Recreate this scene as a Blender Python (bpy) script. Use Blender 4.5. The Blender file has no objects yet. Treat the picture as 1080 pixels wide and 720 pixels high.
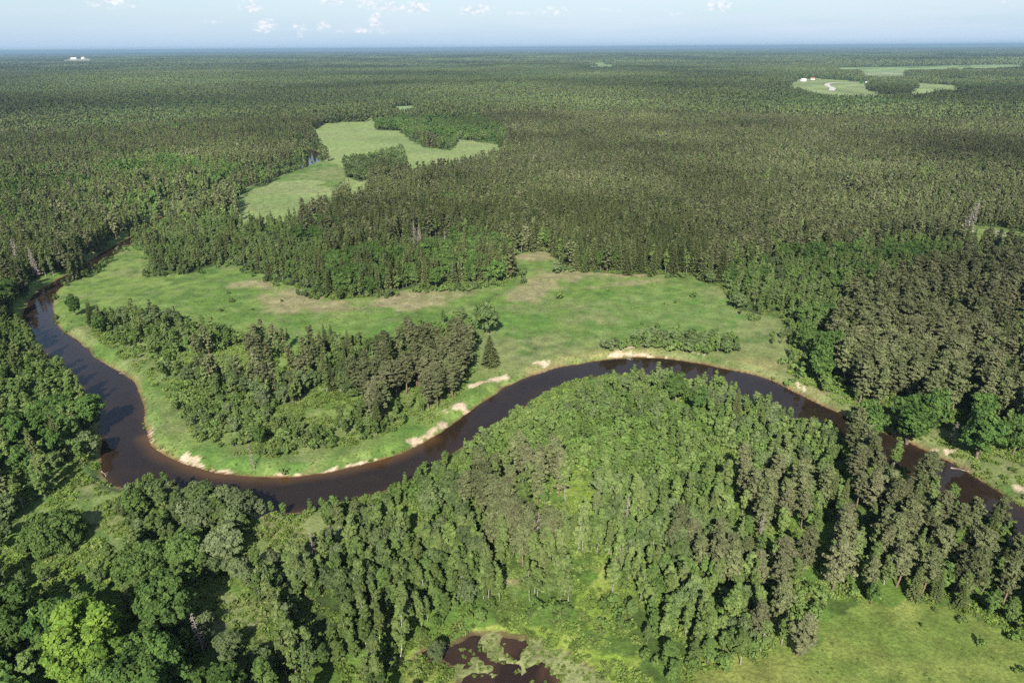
import bpy, math, time
import numpy as np
from mathutils import Matrix, Vector
T0 = time.time()
rng = np.random.default_rng(7)
R = math.radians
sc = bpy.context.scene
COL = sc.collection

# ------------------------------------------------------------------ camera
CAM_H, PITCH, ROLL, FPX = 120.0, 23.25, -0.4, 720.0
cam_m = Matrix.Rotation(R(90 - PITCH), 4, 'X') @ Matrix.Rotation(R(ROLL), 4, 'Z')
cam_m.translation = (0, 0, CAM_H)
cd = bpy.data.cameras.new('camera'); cam = bpy.data.objects.new('camera', cd); COL.objects.link(cam)
cd.sensor_fit = 'HORIZONTAL'; cd.sensor_width = 36; cd.lens = 24.0
cd.clip_start = 1; cd.clip_end = 150000
cam.matrix_world = cam_m
sc.camera = cam
CM = np.array(cam_m)[:3, :3]

# ------------------------------------------------------------------ light
SUN_AZ, SUN_EL = 5.8, 39.0        # azimuth the shadows run to (degrees right of +Y), height of the sun
to_sun = Vector((-math.sin(R(SUN_AZ)) * math.cos(R(SUN_EL)), -math.cos(R(SUN_AZ)) * math.cos(R(SUN_EL)), math.sin(R(SUN_EL))))
sd = bpy.data.lights.new('sun', 'SUN'); sun = bpy.data.objects.new('sun', sd); COL.objects.link(sun)
sd.energy = 4.9; sd.angle = R(0.55); sd.color = (1.0, 0.94, 0.84)
sun.rotation_euler = (-to_sun).to_track_quat('-Z', 'Y').to_euler()
sun.location = (0, -50, 300)

sc.view_settings.view_transform = 'Standard'; sc.view_settings.look = 'None'
sc.view_settings.gamma = 1; sc.view_settings.exposure = 0.95
try: sc.view_settings.use_curve_mapping = False
except Exception: pass
sc.render.engine = 'CYCLES'
cy = sc.cycles
cy.max_bounces = 4; cy.diffuse_bounces = 3; cy.glossy_bounces = 2; cy.transmission_bounces = 2; cy.volume_bounces = 0
cy.transparent_max_bounces = 4
cy.caustics_reflective = False; cy.caustics_refractive = False
cy.use_adaptive_sampling = True; cy.adaptive_threshold = 0.02
cy.use_denoising = False
cy.sample_clamp_indirect = 4
cy.pixel_filter_type = 'BLACKMAN_HARRIS'; cy.filter_width = 1.5

# ------------------------------------------------------------------ node helpers
def new_mat(name):
    m = bpy.data.materials.new(name); m.use_nodes = True
    m.node_tree.nodes.clear(); return m, m.node_tree
def N(nt, typ, **kw):
    n = nt.nodes.new(typ)
    for k, v in kw.items():
        if k.startswith('i_'): n.inputs[k[2:].replace('_', ' ')].default_value = v
        else: setattr(n, k, v)
    return n
def ML(nt, op, a, b=None, c=None, clamp=False):
    n = nt.nodes.new('ShaderNodeMath'); n.operation = op; n.use_clamp = clamp
    for i, v in enumerate((a, b, c)):
        if v is None: continue
        if isinstance(v, (int, float)): n.inputs[i].default_value = v
        else: nt.links.new(v, n.inputs[i])
    return n.outputs[0]
def MIXC(nt, f, a, b, blend='MIX'):
    n = nt.nodes.new('ShaderNodeMix'); n.data_type = 'RGBA'; n.blend_type = blend
    for s, v in ((n.inputs[0], f), (n.inputs[6], a), (n.inputs[7], b)):
        if isinstance(v, (int, float)): s.default_value = v
        elif isinstance(v, tuple): s.default_value = (*v, 1)
        else: nt.links.new(v, s)
    return n.outputs[2]
def RAMP(nt, f, stops):
    n = nt.nodes.new('ShaderNodeValToRGB'); e = n.color_ramp.elements
    while len(e) < len(stops): e.new(0.5)
    for el, (p, c) in zip(e, stops):
        el.position = p; el.color = (*c, 1) if isinstance(c, tuple) else (c, c, c, 1)
    nt.links.new(f, n.inputs[0]); return n.outputs[0]

# ------------------------------------------------------------------ sky
w = bpy.data.worlds.new('World'); sc.world = w; w.use_nodes = True
nt = w.node_tree; nt.nodes.clear()
sky = N(nt, 'ShaderNodeTexSky', sky_type='NISHITA', sun_disc=False)
sky.sun_elevation = R(SUN_EL); sky.sun_rotation = R(180 + SUN_AZ); sky.altitude = 120
sky.air_density = 1.0; sky.dust_density = 0.6; sky.ozone_density = 1.2
tc = N(nt, 'ShaderNodeTexCoord'); sep = N(nt, 'ShaderNodeSeparateXYZ'); nt.links.new(tc.outputs['Generated'], sep.inputs[0])
az = ML(nt, 'ARCTAN2', sep.outputs[0], sep.outputs[1]); el = ML(nt, 'ARCSINE', sep.outputs[2])
azd = ML(nt, 'MULTIPLY', az, 57.2958); eld = ML(nt, 'MULTIPLY', el, 57.2958)
def world_noise(sx, sy, scale, detail, rough, seed):
    cb = N(nt, 'ShaderNodeCombineXYZ'); nt.links.new(ML(nt, 'MULTIPLY', azd, sx), cb.inputs[0]); nt.links.new(ML(nt, 'MULTIPLY', eld, sy), cb.inputs[1])
    cb.inputs[2].default_value = seed
    nn = N(nt, 'ShaderNodeTexNoise'); nn.inputs['Scale'].default_value = scale; nn.inputs['Detail'].default_value = detail; nn.inputs['Roughness'].default_value = rough
    nt.links.new(cb.outputs[0], nn.inputs['Vector']); return nn.outputs['Fac']
n1 = world_noise(1.0, 1.6, 2.2, 5, 0.62, 3.1)      # ragged edges of the small cumulus
n2 = world_noise(0.10, 1.2, 1.0, 4, 0.55, 8.7)     # long veils
def dir_of(px, py):
    d = CM @ np.array([(px - 540) / FPX, -(py - 360) / FPX, -1.0]); d /= np.linalg.norm(d)
    return math.degrees(math.atan2(d[0], d[1])), math.degrees(math.asin(d[2]))
cloud_list = [  # px, py, half width px, half height px, strength
    (118, 1, 22, 7, .65), (265, 9, 10, 5, .8), (262, 1, 8, 3, .6), (279, 27, 10, 6, 1.0), (228, 23, 14, 3, .35), (316, 29, 6, 4, .75), (317, 36, 5, 3, .5),
    (341, 28, 6, 4, .85), (358, 33, 5, 3, .5), (347, 1, 14, 4, .8), (396, 23, 7, 8, .95), (383, 33, 9, 3, .7), (404, 33, 6, 3, .5), (388, 3, 14, 7, .7), (413, 7, 14, 5, .75),
    (440, 8, 12, 5, .9), (503, 11, 16, 5, .8), (549, 15, 20, 4, .4), (585, 12, 20, 5, .5), (645, 11, 20, 3, .45), (712, 15, 14, 3, .35), (758, 6, 12, 5, .85), (1070, 4, 16, 3, .4), (165, 1, 9, 2, .4)]
acc = None; lowacc = None
for (px, py, hw, hh, st) in cloud_list:
    a0, e0 = dir_of(px, py); k = 57.2958 / 783
    dx = ML(nt, 'DIVIDE', ML(nt, 'SUBTRACT', azd, a0), hw * k); dy = ML(nt, 'DIVIDE', ML(nt, 'SUBTRACT', eld, e0), hh * k)
    dx = ML(nt, 'MULTIPLY', dx, .78); dy = ML(nt, 'MULTIPLY', dy, .78)
    d = ML(nt, 'SQRT', ML(nt, 'ADD', ML(nt, 'MULTIPLY', dx, dx), ML(nt, 'MULTIPLY', dy, dy)))
    v = ML(nt, 'MULTIPLY', ML(nt, 'SUBTRACT', 1.25, d, clamp=True), st)
    acc = v if acc is None else ML(nt, 'MAXIMUM', acc, v)
cl = ML(nt, 'MULTIPLY', ML(nt, 'SUBTRACT', ML(nt, 'ADD', acc, ML(nt, 'MULTIPLY', ML(nt, 'SUBTRACT', n1, 0.5), 2.1)), 0.27), 1.7, clamp=True)
cl = ML(nt, 'MULTIPLY', cl, ML(nt, 'MULTIPLY', acc, 2.5, clamp=True))
veil = ML(nt, 'MULTIPLY', ML(nt, 'SUBTRACT', n2, 0.36), 2.6, clamp=True)
side = ML(nt, 'MULTIPLY_ADD', azd, 0.014, 0.66, clamp=True)
veil = ML(nt, 'MULTIPLY', ML(nt, 'MULTIPLY', veil, side), ML(nt, 'MULTIPLY', ML(nt, 'SUBTRACT', eld, 0.1), 0.8, clamp=True))
low = ML(nt, 'SUBTRACT', 1.0, ML(nt, 'MULTIPLY', ML(nt, 'SUBTRACT', eld, 0.0), 0.16), clamp=True)
# thin bright air low over the horizon, then veils, then the cumulus
c0 = MIXC(nt, ML(nt, 'MULTIPLY', low, 0.92), sky.outputs[0], (3.9, 5.55, 7.6))
c1 = MIXC(nt, ML(nt, 'MULTIPLY', veil, 0.75), c0, (6.1, 6.8, 7.9))
shade = RAMP(nt, n1, [(0.38, (5.2, 5.9, 7.1)), (0.60, (8.1, 8.1, 8.4))])
c2 = MIXC(nt, ML(nt, 'MULTIPLY', cl, 0.8), c1, shade)
bg = N(nt, 'ShaderNodeBackground'); bg.inputs['Strength'].default_value = 0.066
out = N(nt, 'ShaderNodeOutputWorld'); nt.links.new(c2, bg.inputs[0]); nt.links.new(bg.outputs[0], out.inputs[0])

# ------------------------------------------------------------------ maths helpers
def project(x, y, z):
    """world points to pixels of the 1080x720 photograph"""
    p = np.stack([x, y, z - CAM_H], -1) @ CM
    dep = np.maximum(-p[..., 2], 1e-3)
    px = 540 + FPX * p[..., 0] / dep; py = 360 - FPX * p[..., 1] / dep
    bad = -p[..., 2] < 5
    return np.where(bad, -1e5, px), np.where(bad, 1e5, py)
def at(px, py, z=0.0):
    px = np.asarray(px, float); py = np.asarray(py, float)
    d = np.stack([(px - 540) / FPX, -(py - 360) / FPX, -np.ones_like(px)], -1) @ CM.T
    t = (z - CAM_H) / np.minimum(d[..., 2], -1e-4)
    return np.stack([d[..., 0] * t, d[..., 1] * t], -1)
def inside(poly, x, y):
    poly = np.asarray(poly, float); res = np.zeros(np.shape(x), bool)
    x0, y0 = poly.min(0); x1, y1 = poly.max(0)
    m = (x >= x0) & (x <= x1) & (y >= y0) & (y <= y1)
    if not m.any(): return res
    xs, ys = x[m], y[m]; r = np.zeros(xs.shape, bool); j = len(poly) - 1
    for i in range(len(poly)):
        xi, yi = poly[i]; xj, yj = poly[j]
        if yi != yj:
            r ^= ((yi > ys) != (yj > ys)) & (xs < (xj - xi) * (ys - yi) / (yj - yi) + xi)
        j = i
    res[m] = r; return res
def seg_dist(poly, x, y, closed=True):
    poly = np.asarray(poly, float); best = np.full(np.shape(x), 1e9)
    n = len(poly)
    for i in range(n if closed else n - 1):
        a = poly[i]; b = poly[(i + 1) % n]; d = b - a; L = max(d @ d, 1e-9)
        t = np.clip(((x - a[0]) * d[0] + (y - a[1]) * d[1]) / L, 0, 1)
        dx = x - a[0] - t * d[0]; dy = y - a[1] - t * d[1]
        best = np.minimum(best, dx * dx + dy * dy)
    return np.sqrt(best)
def smooth_poly(pts, n=6):
    """Catmull-Rom through an open list of points"""
    p = np.asarray(pts, float); p = np.vstack([2 * p[0] - p[1], p, 2 * p[-1] - p[-2]]); o = []
    for i in range(1, len(p) - 2):
        for t in np.linspace(0, 1, n, endpoint=False):
            a, b, c, d = p[i - 1], p[i], p[i + 1], p[i + 2]
            o.append(.5 * ((2 * b) + (c - a) * t + (2 * a - 5 * b + 4 * c - d) * t * t + (3 * b - a - 3 * c + d) * t ** 3))
    o.append(p[-2]); return np.array(o)
def _hash(i, j, s):
    h = (i.astype(np.int64) * 374761393 + j.astype(np.int64) * 668265263 + s * 974634777) & 0x7fffffff
    h = ((h ^ (h >> 13)) * 1274126177) & 0x7fffffff
    return ((h ^ (h >> 16)) & 0xffff) / 65535.0
def vnoise(x, y, scale, seed=0):
    x = x / scale; y = y / scale; i = np.floor(x); j = np.floor(y); fx = x - i; fy = y - j
    fx = fx * fx * (3 - 2 * fx); fy = fy * fy * (3 - 2 * fy)
    a = _hash(i, j, seed); b = _hash(i + 1, j, seed); c = _hash(i, j + 1, seed); d = _hash(i + 1, j + 1, seed)
    return a + (b - a) * fx + (c - a) * fy + (a - b - c + d) * fx * fy
def fbm(x, y, scale, seed=0, o=4):
    s = 0; a = 1; t = 0
    for k in range(o): s = s + a * vnoise(x, y, scale / 2 ** k, seed + 11 * k); t += a; a *= .55
    return s / t
def sstep(a, b, x):
    t = np.clip((x - a) / (b - a), 0, 1); return t * t * (3 - 2 * t)

# ------------------------------------------------------------------ traced ground plan (pixels of the photograph, on the ground)
WZ = -2.1
inner = [(152, 247), (130, 263), (100, 283), (78, 296), (62, 306), (57, 318), (56, 330), (63, 345), (84, 361), (102, 377), (126, 391), (143, 405), (151, 424), (152, 445), (156, 461),
         (170, 477), (197, 489), (232, 499), (275, 503), (320, 501), (370, 492), (420, 479), (452, 463), (480, 444), (512, 422), (542, 404), (580, 390), (620, 382), (660, 378),
         (700, 378), (740, 384), (780, 392), (820, 404), (860, 424), (900, 441), (940, 459), (980, 477), (1015, 494), (1045, 513), (1085, 540), (1140, 585), (1230, 660)]
outer = [(142, 247), (112, 264), (84, 282), (55, 298), (36, 311), (25, 327), (25, 343), (38, 362), (58, 380), (79, 400), (94, 422), (103, 445), (107, 465), (108, 485), (111, 502),
         (135, 517), (182, 527), (229, 537), (275, 541), (325, 538), (375, 526), (425, 511), (462, 490), (500, 464), (532, 444), (564, 421), (595, 405), (623, 398), (655, 395),
         (695, 396), (735, 403), (770, 413), (805, 428), (850, 448), (895, 467), (935, 487), (975, 510), (1010, 534), (1050, 563), (1105, 605), (1190, 690)]
iw = smooth_poly(at(*zip(*inner), WZ)); ow = smooth_poly(at(*zip(*outer), WZ))
RIVER = np.vstack([iw, ow[::-1]])
upc = smooth_poly(at(*zip(*[(147, 247), (172, 233), (200, 218), (238, 203), (272, 190), (300, 181), (322, 174), (332, 168), (330, 161), (315, 156), (298, 153), (270, 150), (230, 147), (170, 142)]), WZ), 4)
POND = smooth_poly(at(*zip(*[(446, 690), (466, 684), (482, 680), (497, 669), (515, 671), (540, 673), (562, 676), (580, 686), (600, 692), (612, 702), (632, 716), (650, 735), (610, 770), (500, 780), (480, 745), (484, 712), (472, 695), (455, 694)]), WZ + .9), 4)
P = lambda *a: [(a[i], a[i + 1]) for i in range(0, len(a), 2)]
open_A = P(88,292, 104,278, 140,256, 152,266, 165,289, 200,289, 240,276, 256,280, 285,292, 320,306, 352,316, 400,312, 430,305, 478,305, 541,298, 541,268, 575,264, 600,285, 650,289, 735,290,
           742,297, 760,302, 775,325, 800,332, 822,332, 830,352, 832,395, 852,408, 885,424, 905,432, 930,440, 900,441, 860,424, 820,404, 740,384, 660,378, 580,390, 512,422, 452,463, 370,492, 275,503,
           197,489, 156,461, 152,445, 143,405, 102,377, 63,345, 56,330, 62,306)
wood_W = P(150,332, 205,344, 245,350, 290,360, 320,366, 352,358, 395,362, 428,352, 470,338, 500,346, 500,368, 497,400, 478,424, 455,446, 425,452, 395,462, 360,472, 320,478,
           275,484, 235,476, 205,462, 190,440, 176,420, 152,396, 120,374, 96,352, 92,338, 104,330, 125,338)
clear_W = P(310,432, 340,416, 378,420, 378,436, 365,452, 325,458)
opens = {
 'bank_left': P(60,505, 70,490, 100,492, 106,503, 132,520, 128,548, 118,580, 100,606, 36,606, 6,560, 30,530, 74,530),
 'shade_gap': P(205,628, 262,628, 300,672, 288,700, 250,690, 215,660),
 'glade_sand': P(262,547, 322,543, 348,560, 340,592, 300,604, 272,590),
 'glade_low': P(322,652, 346,628, 366,652, 356,680, 326,676),
 'glade_top': P(594,498, 632,494, 630,546, 600,548),
 'glade_mid': P(596,592, 640,590, 646,634, 622,652, 600,634),
 'glade_path': P(530,602, 566,604, 562,632, 532,630),
 'pond_rim': P(430,688, 470,674, 500,662, 560,662, 615,662, 655,670, 676,692, 684,730, 690,760, 640,800, 440,800, 400,720),
 'meadow_se': P(700,800, 730,712, 790,700, 850,676, 876,634, 955,632, 1000,640, 1050,658, 1085,690, 1160,740, 1180,800),
 'bank_right': P(905,432, 960,440, 985,455, 1030,470, 1080,490, 1160,530, 1230,600, 1230,660, 1085,540, 980,477),
 'clearing_right': P(1000,245, 1030,240, 1056,240, 1100,251, 1120,262, 1080,268, 1040,263, 1005,257),
 'spit': P(560,424, 595,405, 623,398, 655,395, 695,396, 690,404, 640,410, 600,424, 560,448, 520,466),
}
F_hay1 = P(328,138, 352,126, 397,122, 397,137, 420,138, 432,148, 450,155, 478,159, 484,147, 522,152, 534,166, 470,184, 432,192, 400,178, 360,178, 344,168)
F_hay2 = P(250,214, 262,199, 290,192, 335,190, 352,202, 340,226, 300,236, 252,238)
F_hay3 = P(366,186, 392,182, 388,212, 372,226)
F_rough = P(282,196, 300,180, 335,170, 372,172, 380,182, 368,205, 345,228, 320,222)
F_clump = P(362,170, 384,168, 400,164, 424,158, 430,176, 400,184, 380,192, 364,186)
far_fields = {
 'hay_field': [P(822,93, 836,84, 862,82.5, 904,86, 930,89, 962,87, 1016,91, 1020,101, 962,107, 920,112, 880,110, 850,104)],
 'pasture': [P(903,75.5, 958,75, 962,85, 906,86)],
 'far_field': [P(878,71.5, 1000,69.5, 1100,67.5, 1100,74, 1000,76.2, 882,78), P(619,66.2, 648,66.0, 648,73.0, 619,73.2), P(416,112, 442,112, 442,126, 416,126), P(980,84, 1020,83, 1024,88, 985,88)],
 'distant_field': [P(62,62.0, 104,61.8, 104,66, 62,66.2)],
}

# ------------------------------------------------------------------ terrain heights on one graded grid
def graded(lo, hi, step, far_lo, far_hi, g=1.11):
    c = list(np.arange(lo, hi + .01, step)); s = step; v = c[-1]
    while v < far_hi: s = min(s * g, 1500); v += s; c.append(v)
    s = step; v = c[0]; pre = []
    while v > far_lo: s = min(s * g, 1500); v -= s; pre.append(v)
    return np.array(pre[::-1] + c)
gx = graded(-285, 300, 1.05, -46000, 46000)
ga = list(np.arange(70, 200, .75)); ga += list(np.arange(200, 440, 1.2)); ga += list(np.arange(440, 1250, 3.0))
gy = graded(0, 0, 1, 0, 0) if False else None
tail = []; s = 3.0; v = ga[-1]
while v < 46000: s = min(s * 1.1, 1500); v += s; tail.append(v)
head = []; s = 1.25; v = ga[0]
while v > -2500: s = min(s * 1.25, 300); v -= s; head.append(v)
gy = np.array(head[::-1] + ga + tail)
GX, GY = np.meshgrid(gx, gy)
def base_height(x, y):
    d = np.hypot(x, y - 250)
    a = sstep(400, 1700, d)
    h = (fbm(x, y, 800, 3, 3) - .5) * 27 * a + (fbm(x, y, 5200, 9, 2) - .5) * 80 * sstep(2500, 14000, d)
    h = h + (fbm(x, y, 60, 5, 3) - .5) * 1.0 * (1 - a)
    return h
near = (np.abs(GX) < 700) & (GY < 1600) & (GY > 0)
HB = base_height(GX, GY)
rd = np.full(GX.shape, 400.0); pd = np.full(GX.shape, 400.0)
xs, ys = GX[near], GY[near]
d = seg_dist(RIVER, xs, ys); ins = inside(RIVER, xs, ys); d = np.where(ins, -d, d)
du = seg_dist(upc, xs, ys, False) - 7.5
d = np.minimum(d, du); rd[near] = d
p_ = seg_dist(POND, xs, ys); pi_ = inside(POND, xs, ys); pd[near] = np.where(pi_, -p_, p_)
wob = (fbm(GX, GY, 9, 21, 3) - .5)
rdw = rd + wob * 2.2
calm = sstep(8, 160, np.minimum(rd, pd))
HB = HB * (0.25 + .75 * calm)
prof = WZ - 1.3 + sstep(-6, 0.2, rdw) * 1.3 + sstep(0, 4.2 + 2.5 * (fbm(GX, GY, 30, 4, 2) - .3), rdw) * 2.1
H = np.where(rdw < 9, np.minimum(HB, prof + HB * sstep(0, 6, rdw)), HB)
pdw = pd + wob * 3.0
humv = sstep(.56, .66, fbm(GX * .8 + GY * .6 + wob * 5, GY * .8 - GX * .6 + wob * 4, 4.5, 55, 3) + .20 * sstep(-8, 14, GX + 14 * (fbm(GX, GY, 9, 58, 3) - .5)) - .06) * (pdw < 1)
hum = humv > .5
profp = WZ + .9 - .6 + sstep(-3, .3, pdw) * .62 + sstep(0, 7, pdw) * 1.1
H = np.where(pdw < 8, np.minimum(H, profp), H)
H = H * (1 - humv) + humv * (WZ + .9 + .14 + .2 * wob)
def height(x, y):
    x = np.asarray(x, float); y = np.asarray(y, float)
    i = np.clip(np.searchsorted(gx, x) - 1, 0, len(gx) - 2); j = np.clip(np.searchsorted(gy, y) - 1, 0, len(gy) - 2)
    fx = (x - gx[i]) / (gx[i + 1] - gx[i]); fy = (y - gy[j]) / (gy[j + 1] - gy[j])
    return (H[j, i] * (1 - fx) * (1 - fy) + H[j, i + 1] * fx * (1 - fy) + H[j + 1, i] * (1 - fx) * fy + H[j + 1, i + 1] * fx * fy)
def rgrid(arr, x, y):
    i = np.clip(np.searchsorted(gx, x), 0, len(gx) - 1); j = np.clip(np.searchsorted(gy, y), 0, len(gy) - 1)
    return arr[j, i]
def at_h(px, py):
    p = at(px, py, 0.0)
    for k in range(6): p = at(px, py, float(height(p[0], p[1])))
    return p

# ------------------------------------------------------------------ ground cover classes and colours
PX, PY = project(GX, GY, H)
OPEN = inside(open_A, PX, PY)
WOODW = inside(wood_W, PX, PY) & ~inside(clear_W, PX, PY)
cls = np.zeros(GX.shape, np.int8)            # 0 forest floor, 1 meadow, 2 hay field, 3 sand
cls[OPEN] = 1
_jx = (fbm(GX, GY, 22, 401, 4) - .5) * 24; _jy = (fbm(GX, GY, 22, 409, 4) - .5) * 24
PXJ, PYJ = project(GX + _jx, GY + _jy, H)
for k, v_ in opens.items(): cls[inside(v_, PXJ, PYJ)] = 1
cls[inside(F_rough, PXJ, PYJ)] = 1
for f_ in (F_hay1, F_hay2, F_hay3): cls[inside(f_, PXJ, PYJ)] = 2
cls[inside(F_clump, PX, PY)] = 0
cls[(rd < 9) & (GY < 700)] = np.maximum(cls, 1)[(rd < 9) & (GY < 700)]
def lerp(a, b, t): return a + (b - a) * t[..., None]
C = np.zeros(GX.shape + (3,))
f1 = fbm(GX, GY, 26, 31, 4); f2 = fbm(GX, GY, 7, 37, 3); f3 = fbm(GX, GY, 2.6, 41, 2); f4 = fbm(GX, GY, 90, 47, 3)
floor = lerp(np.array([.040, .060, .018]), np.array([.085, .155, .030]), sstep(.35, .68, f2))
islandish = inside(P(280,470, 520,440, 600,405, 700,396, 900,470, 1080,580, 1080,800, 0,800, 0,560, 130,520), PX, PY)
floor = np.where(islandish[..., None], lerp(floor, np.array([.12, .20, .035]), .75 * sstep(.25, .7, f1)), floor)
floor = np.where(OPEN[..., None], lerp(np.array([.075, .14, .028]), np.array([.12, .20, .042]), f2), floor)
mead = lerp(np.array([.098, .172, .034]), np.array([.150, .215, .052]), sstep(.3, .7, f1))
mead = lerp(mead, np.array([.175, .205, .078]), .85 * sstep(.44, .68, f4))
streak = fbm(GX * .35 + GY * .12, GY * 1.3, 16, 133, 4)
mead = lerp(mead, np.array([.18, .19, .085]), .6 * sstep(.55, .75, streak))
mead = lerp(mead, np.array([.072, .132, .030]), .8 * sstep(.50, .72, f2))
mead = lerp(mead, np.array([.19, .20, .10]), .5 * sstep(.62, .8, f3))
def blob(cx, cy, rx, ry, ang=0):
    """soft patch given in ground pixels"""
    a = R(ang); dx = PX - cx; dy = PY - cy; u = dx * math.cos(a) + dy * math.sin(a); v = -dx * math.sin(a) + dy * math.cos(a)
    return np.clip(1.25 - np.sqrt((u / rx) ** 2 + (v / ry) ** 2) + (f2 - .5) * 1.3 + (f1 - .5) * .8, 0, 1)
dry = np.zeros(GX.shape)
for b in ((308, 318, 42, 15, -8), (345, 322, 34, 9, 0), (440, 317, 62, 11, -6), (565, 304, 40, 16, -30), (600, 290, 26, 8, 0), (650, 287, 60, 6, 2), (575, 270, 30, 6, 0), (660, 299, 46, 3, -6), (258, 300, 30, 6, 0)):
    dry = np.maximum(dry, blob(*b))
mead = lerp(mead, lerp(np.array([.30, .245, .155]), np.array([.20, .20, .085]), f3), .85 * sstep(.15, .75, dry) * (OPEN & ~WOODW))
orange = np.zeros(GX.shape)
for b in ((640, 373, 60, 7, -3), (805, 384, 30, 7, 8), (860, 410, 22, 8, 25), (575, 386, 26, 7, -14), (300, 560, 34, 12, 0)): orange = np.maximum(orange, blob(*b))
mead = lerp(mead, np.array([.26, .23, .10]), .6 * sstep(.2, .9, orange))
lush = np.zeros(GX.shape)
for b in ((250, 487, 90, 14, 8), (160, 430, 20, 50, -15), (120, 372, 40, 16, 30), (420, 462, 40, 12, -20), (400, 345, 90, 16, 0), (700, 330, 120, 30, 0), (540, 340, 50, 20, 0)): lush = np.maximum(lush, blob(*b))
mead = lerp(mead, np.array([.092, .190, .034]), .5 * sstep(.1, .8, lush))
se = inside(opens['meadow_se'], PXJ, PYJ)
mead = np.where(se[..., None], lerp(lerp(np.array([.120, .180, .036]), np.array([.182, .210, .054]), sstep(.3, .7, f1)), np.array([.10, .155, .03]), .6 * sstep(.5, .75, f2)), mead)
rim = inside(opens['pond_rim'], PXJ, PYJ) | inside(opens['glade_mid'], PXJ, PYJ) | inside(opens['glade_top'], PXJ, PYJ)
mead = np.where(rim[..., None], lerp(np.array([.16, .235, .035]), np.array([.24, .28, .07]), sstep(.35, .7, f2)), mead)
hay = lerp(np.array([.175, .245, .080]), np.array([.225, .280, .105]), f1)
hay = lerp(hay, np.array([.20, .215, .10]), .6 * sstep(.45, .7, fbm(GX * .25, GY, 18, 201, 3)))
hay = lerp(hay, np.array([.13, .19, .060]), .6 * sstep(.55, .8, f4))
C = np.where((cls == 0)[..., None], floor, C); C = np.where((cls == 1)[..., None], mead, C); C = np.where((cls == 2)[..., None], hay, C)
# sand slides and beaches: traced strips on the outer bends
sandm = np.zeros(GX.shape)
def strip(pts, wid, st=1.0):
    global sandm
    q = smooth_poly(at(*zip(*pts), -1.0), 4); m = (np.abs(GX) < 330) & (GY < 520) & (GY > 80)
    dd = seg_dist(q, GX[m], GY[m], False); s_ = np.zeros(GX.shape); wid = wid * .5
    s_[m] = np.clip(1.35 - dd / wid + (f3[m] - .5) * 3.2 + (f2[m] - .5) * 2.2, 0, 1) * st
    sandm = np.maximum(sandm, s_)
strip([(155, 452), (159, 464), (176, 479), (206, 490), (250, 500)], 1.7)
strip([(194, 480), (206, 485)], 1.3); strip([(250, 501), (300, 501), (322, 500)], 1.2); strip([(290, 499), (318, 499)], 1.6)
strip([(338, 496), (372, 489), (402, 482)], 1.4); strip([(436, 466), (452, 457), (466, 447)], 2.3); strip([(472, 434), (486, 429), (495, 432)], 3.0)
strip([(498, 409), (512, 405), (533, 399)], 2.6); strip([(566, 385), (577, 383)], 2.0); strip([(644, 374), (668, 373), (702, 376)], 2.4); strip([(655, 370), (668, 368)], 1.6)
strip([(716, 371), (742, 376)], 1.4, .8); strip([(832, 400), (850, 412)], 1.2, .7); strip([(970, 470), (985, 473)], 1.5, .7); strip([(1000, 476), (1014, 479)], 2.4); strip([(1072, 515), (1082, 520)], 1.6)
strip([(285, 150), (300, 151)], 4.5); strip([(104, 500), (112, 505), (132, 518)], .9, .7); strip([(272, 545), (290, 547)], 1.5, .6)
sandm = np.where(rd < -.6, 0, sandm)
rimline = np.exp(-((rdw - .8) / .9) ** 2) * (rd > -2) * sstep(.35, .65, fbm(GX, GY, 14, 71, 2)) * inside(P(100,300, 1100,300, 1100,520, 500,420, 280,520, 140,480), PX, PY)
C = lerp(C, np.array([.22, .16, .085]), .75 * rimline)
C = lerp(C, lerp(np.array([.40, .31, .20]), np.array([.56, .46, .33]), f3), sstep(.35, .7, sandm))
cls[(sandm > .55) & (rd > -1.5)] = 3
# wet ground under the water line, shallow orange sand along the sandy bends
C = np.where((H < WZ + .05)[..., None] & (rd < 3)[..., None], np.array([.16, .095, .04]), C)
mud = (pd < 2.5) & (H < WZ + 1.02)
C = np.where(mud[..., None], lerp(np.array([.08, .052, .032]), np.array([.15, .13, .05]), f3), C)
C = lerp(C, lerp(np.array([.15, .18, .06]), np.array([.26, .28, .12]), f3), humv)
# gravel and tracks
gr = blob(1054, 247, 6, 3); C = lerp(C, np.array([.36, .34, .32]), gr * (cls == 1))
trk = seg_dist(at(*zip(*[(528, 613), (548, 614), (566, 612)]), 0), GX, GY, False); C = lerp(C, np.array([.30, .27, .13]), np.clip(1.2 - trk / 1.2, 0, 1) * .8)

def mesh_from(name, V, F, mat, smooth=False, vcol=None, var=None, parent=None, link=True):
    me = bpy.data.meshes.new(name); V = np.ascontiguousarray(V, np.float32)
    me.vertices.add(len(V)); me.vertices.foreach_set('co', V.ravel())
    F = np.asarray(F, np.int32); k = F.shape[1]
    me.loops.add(F.size); me.loops.foreach_set('vertex_index', F.ravel())
    me.polygons.add(len(F)); me.polygons.foreach_set('loop_start', np.arange(0, F.size, k, dtype=np.int32))
    me.polygons.foreach_set('loop_total', np.full(len(F), k, np.int32))
    me.polygons.foreach_set('use_smooth', np.full(len(F), smooth))
    if vcol is not None:
        a = me.attributes.new('Col', 'FLOAT_COLOR', 'POINT'); a.data.foreach_set('color', np.hstack([vcol, np.ones((len(vcol), 1))]).astype(np.float32).ravel())
    if var is not None:
        a = me.attributes.new('var', 'FLOAT', 'POINT'); a.data.foreach_set('value', np.asarray(var, np.float32))
    me.update(calc_edges=True)
    if mat: me.materials.append(mat)
    if not link: return me
    o = bpy.data.objects.new(name, me); COL.objects.link(o); o.parent = parent
    return o

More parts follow.
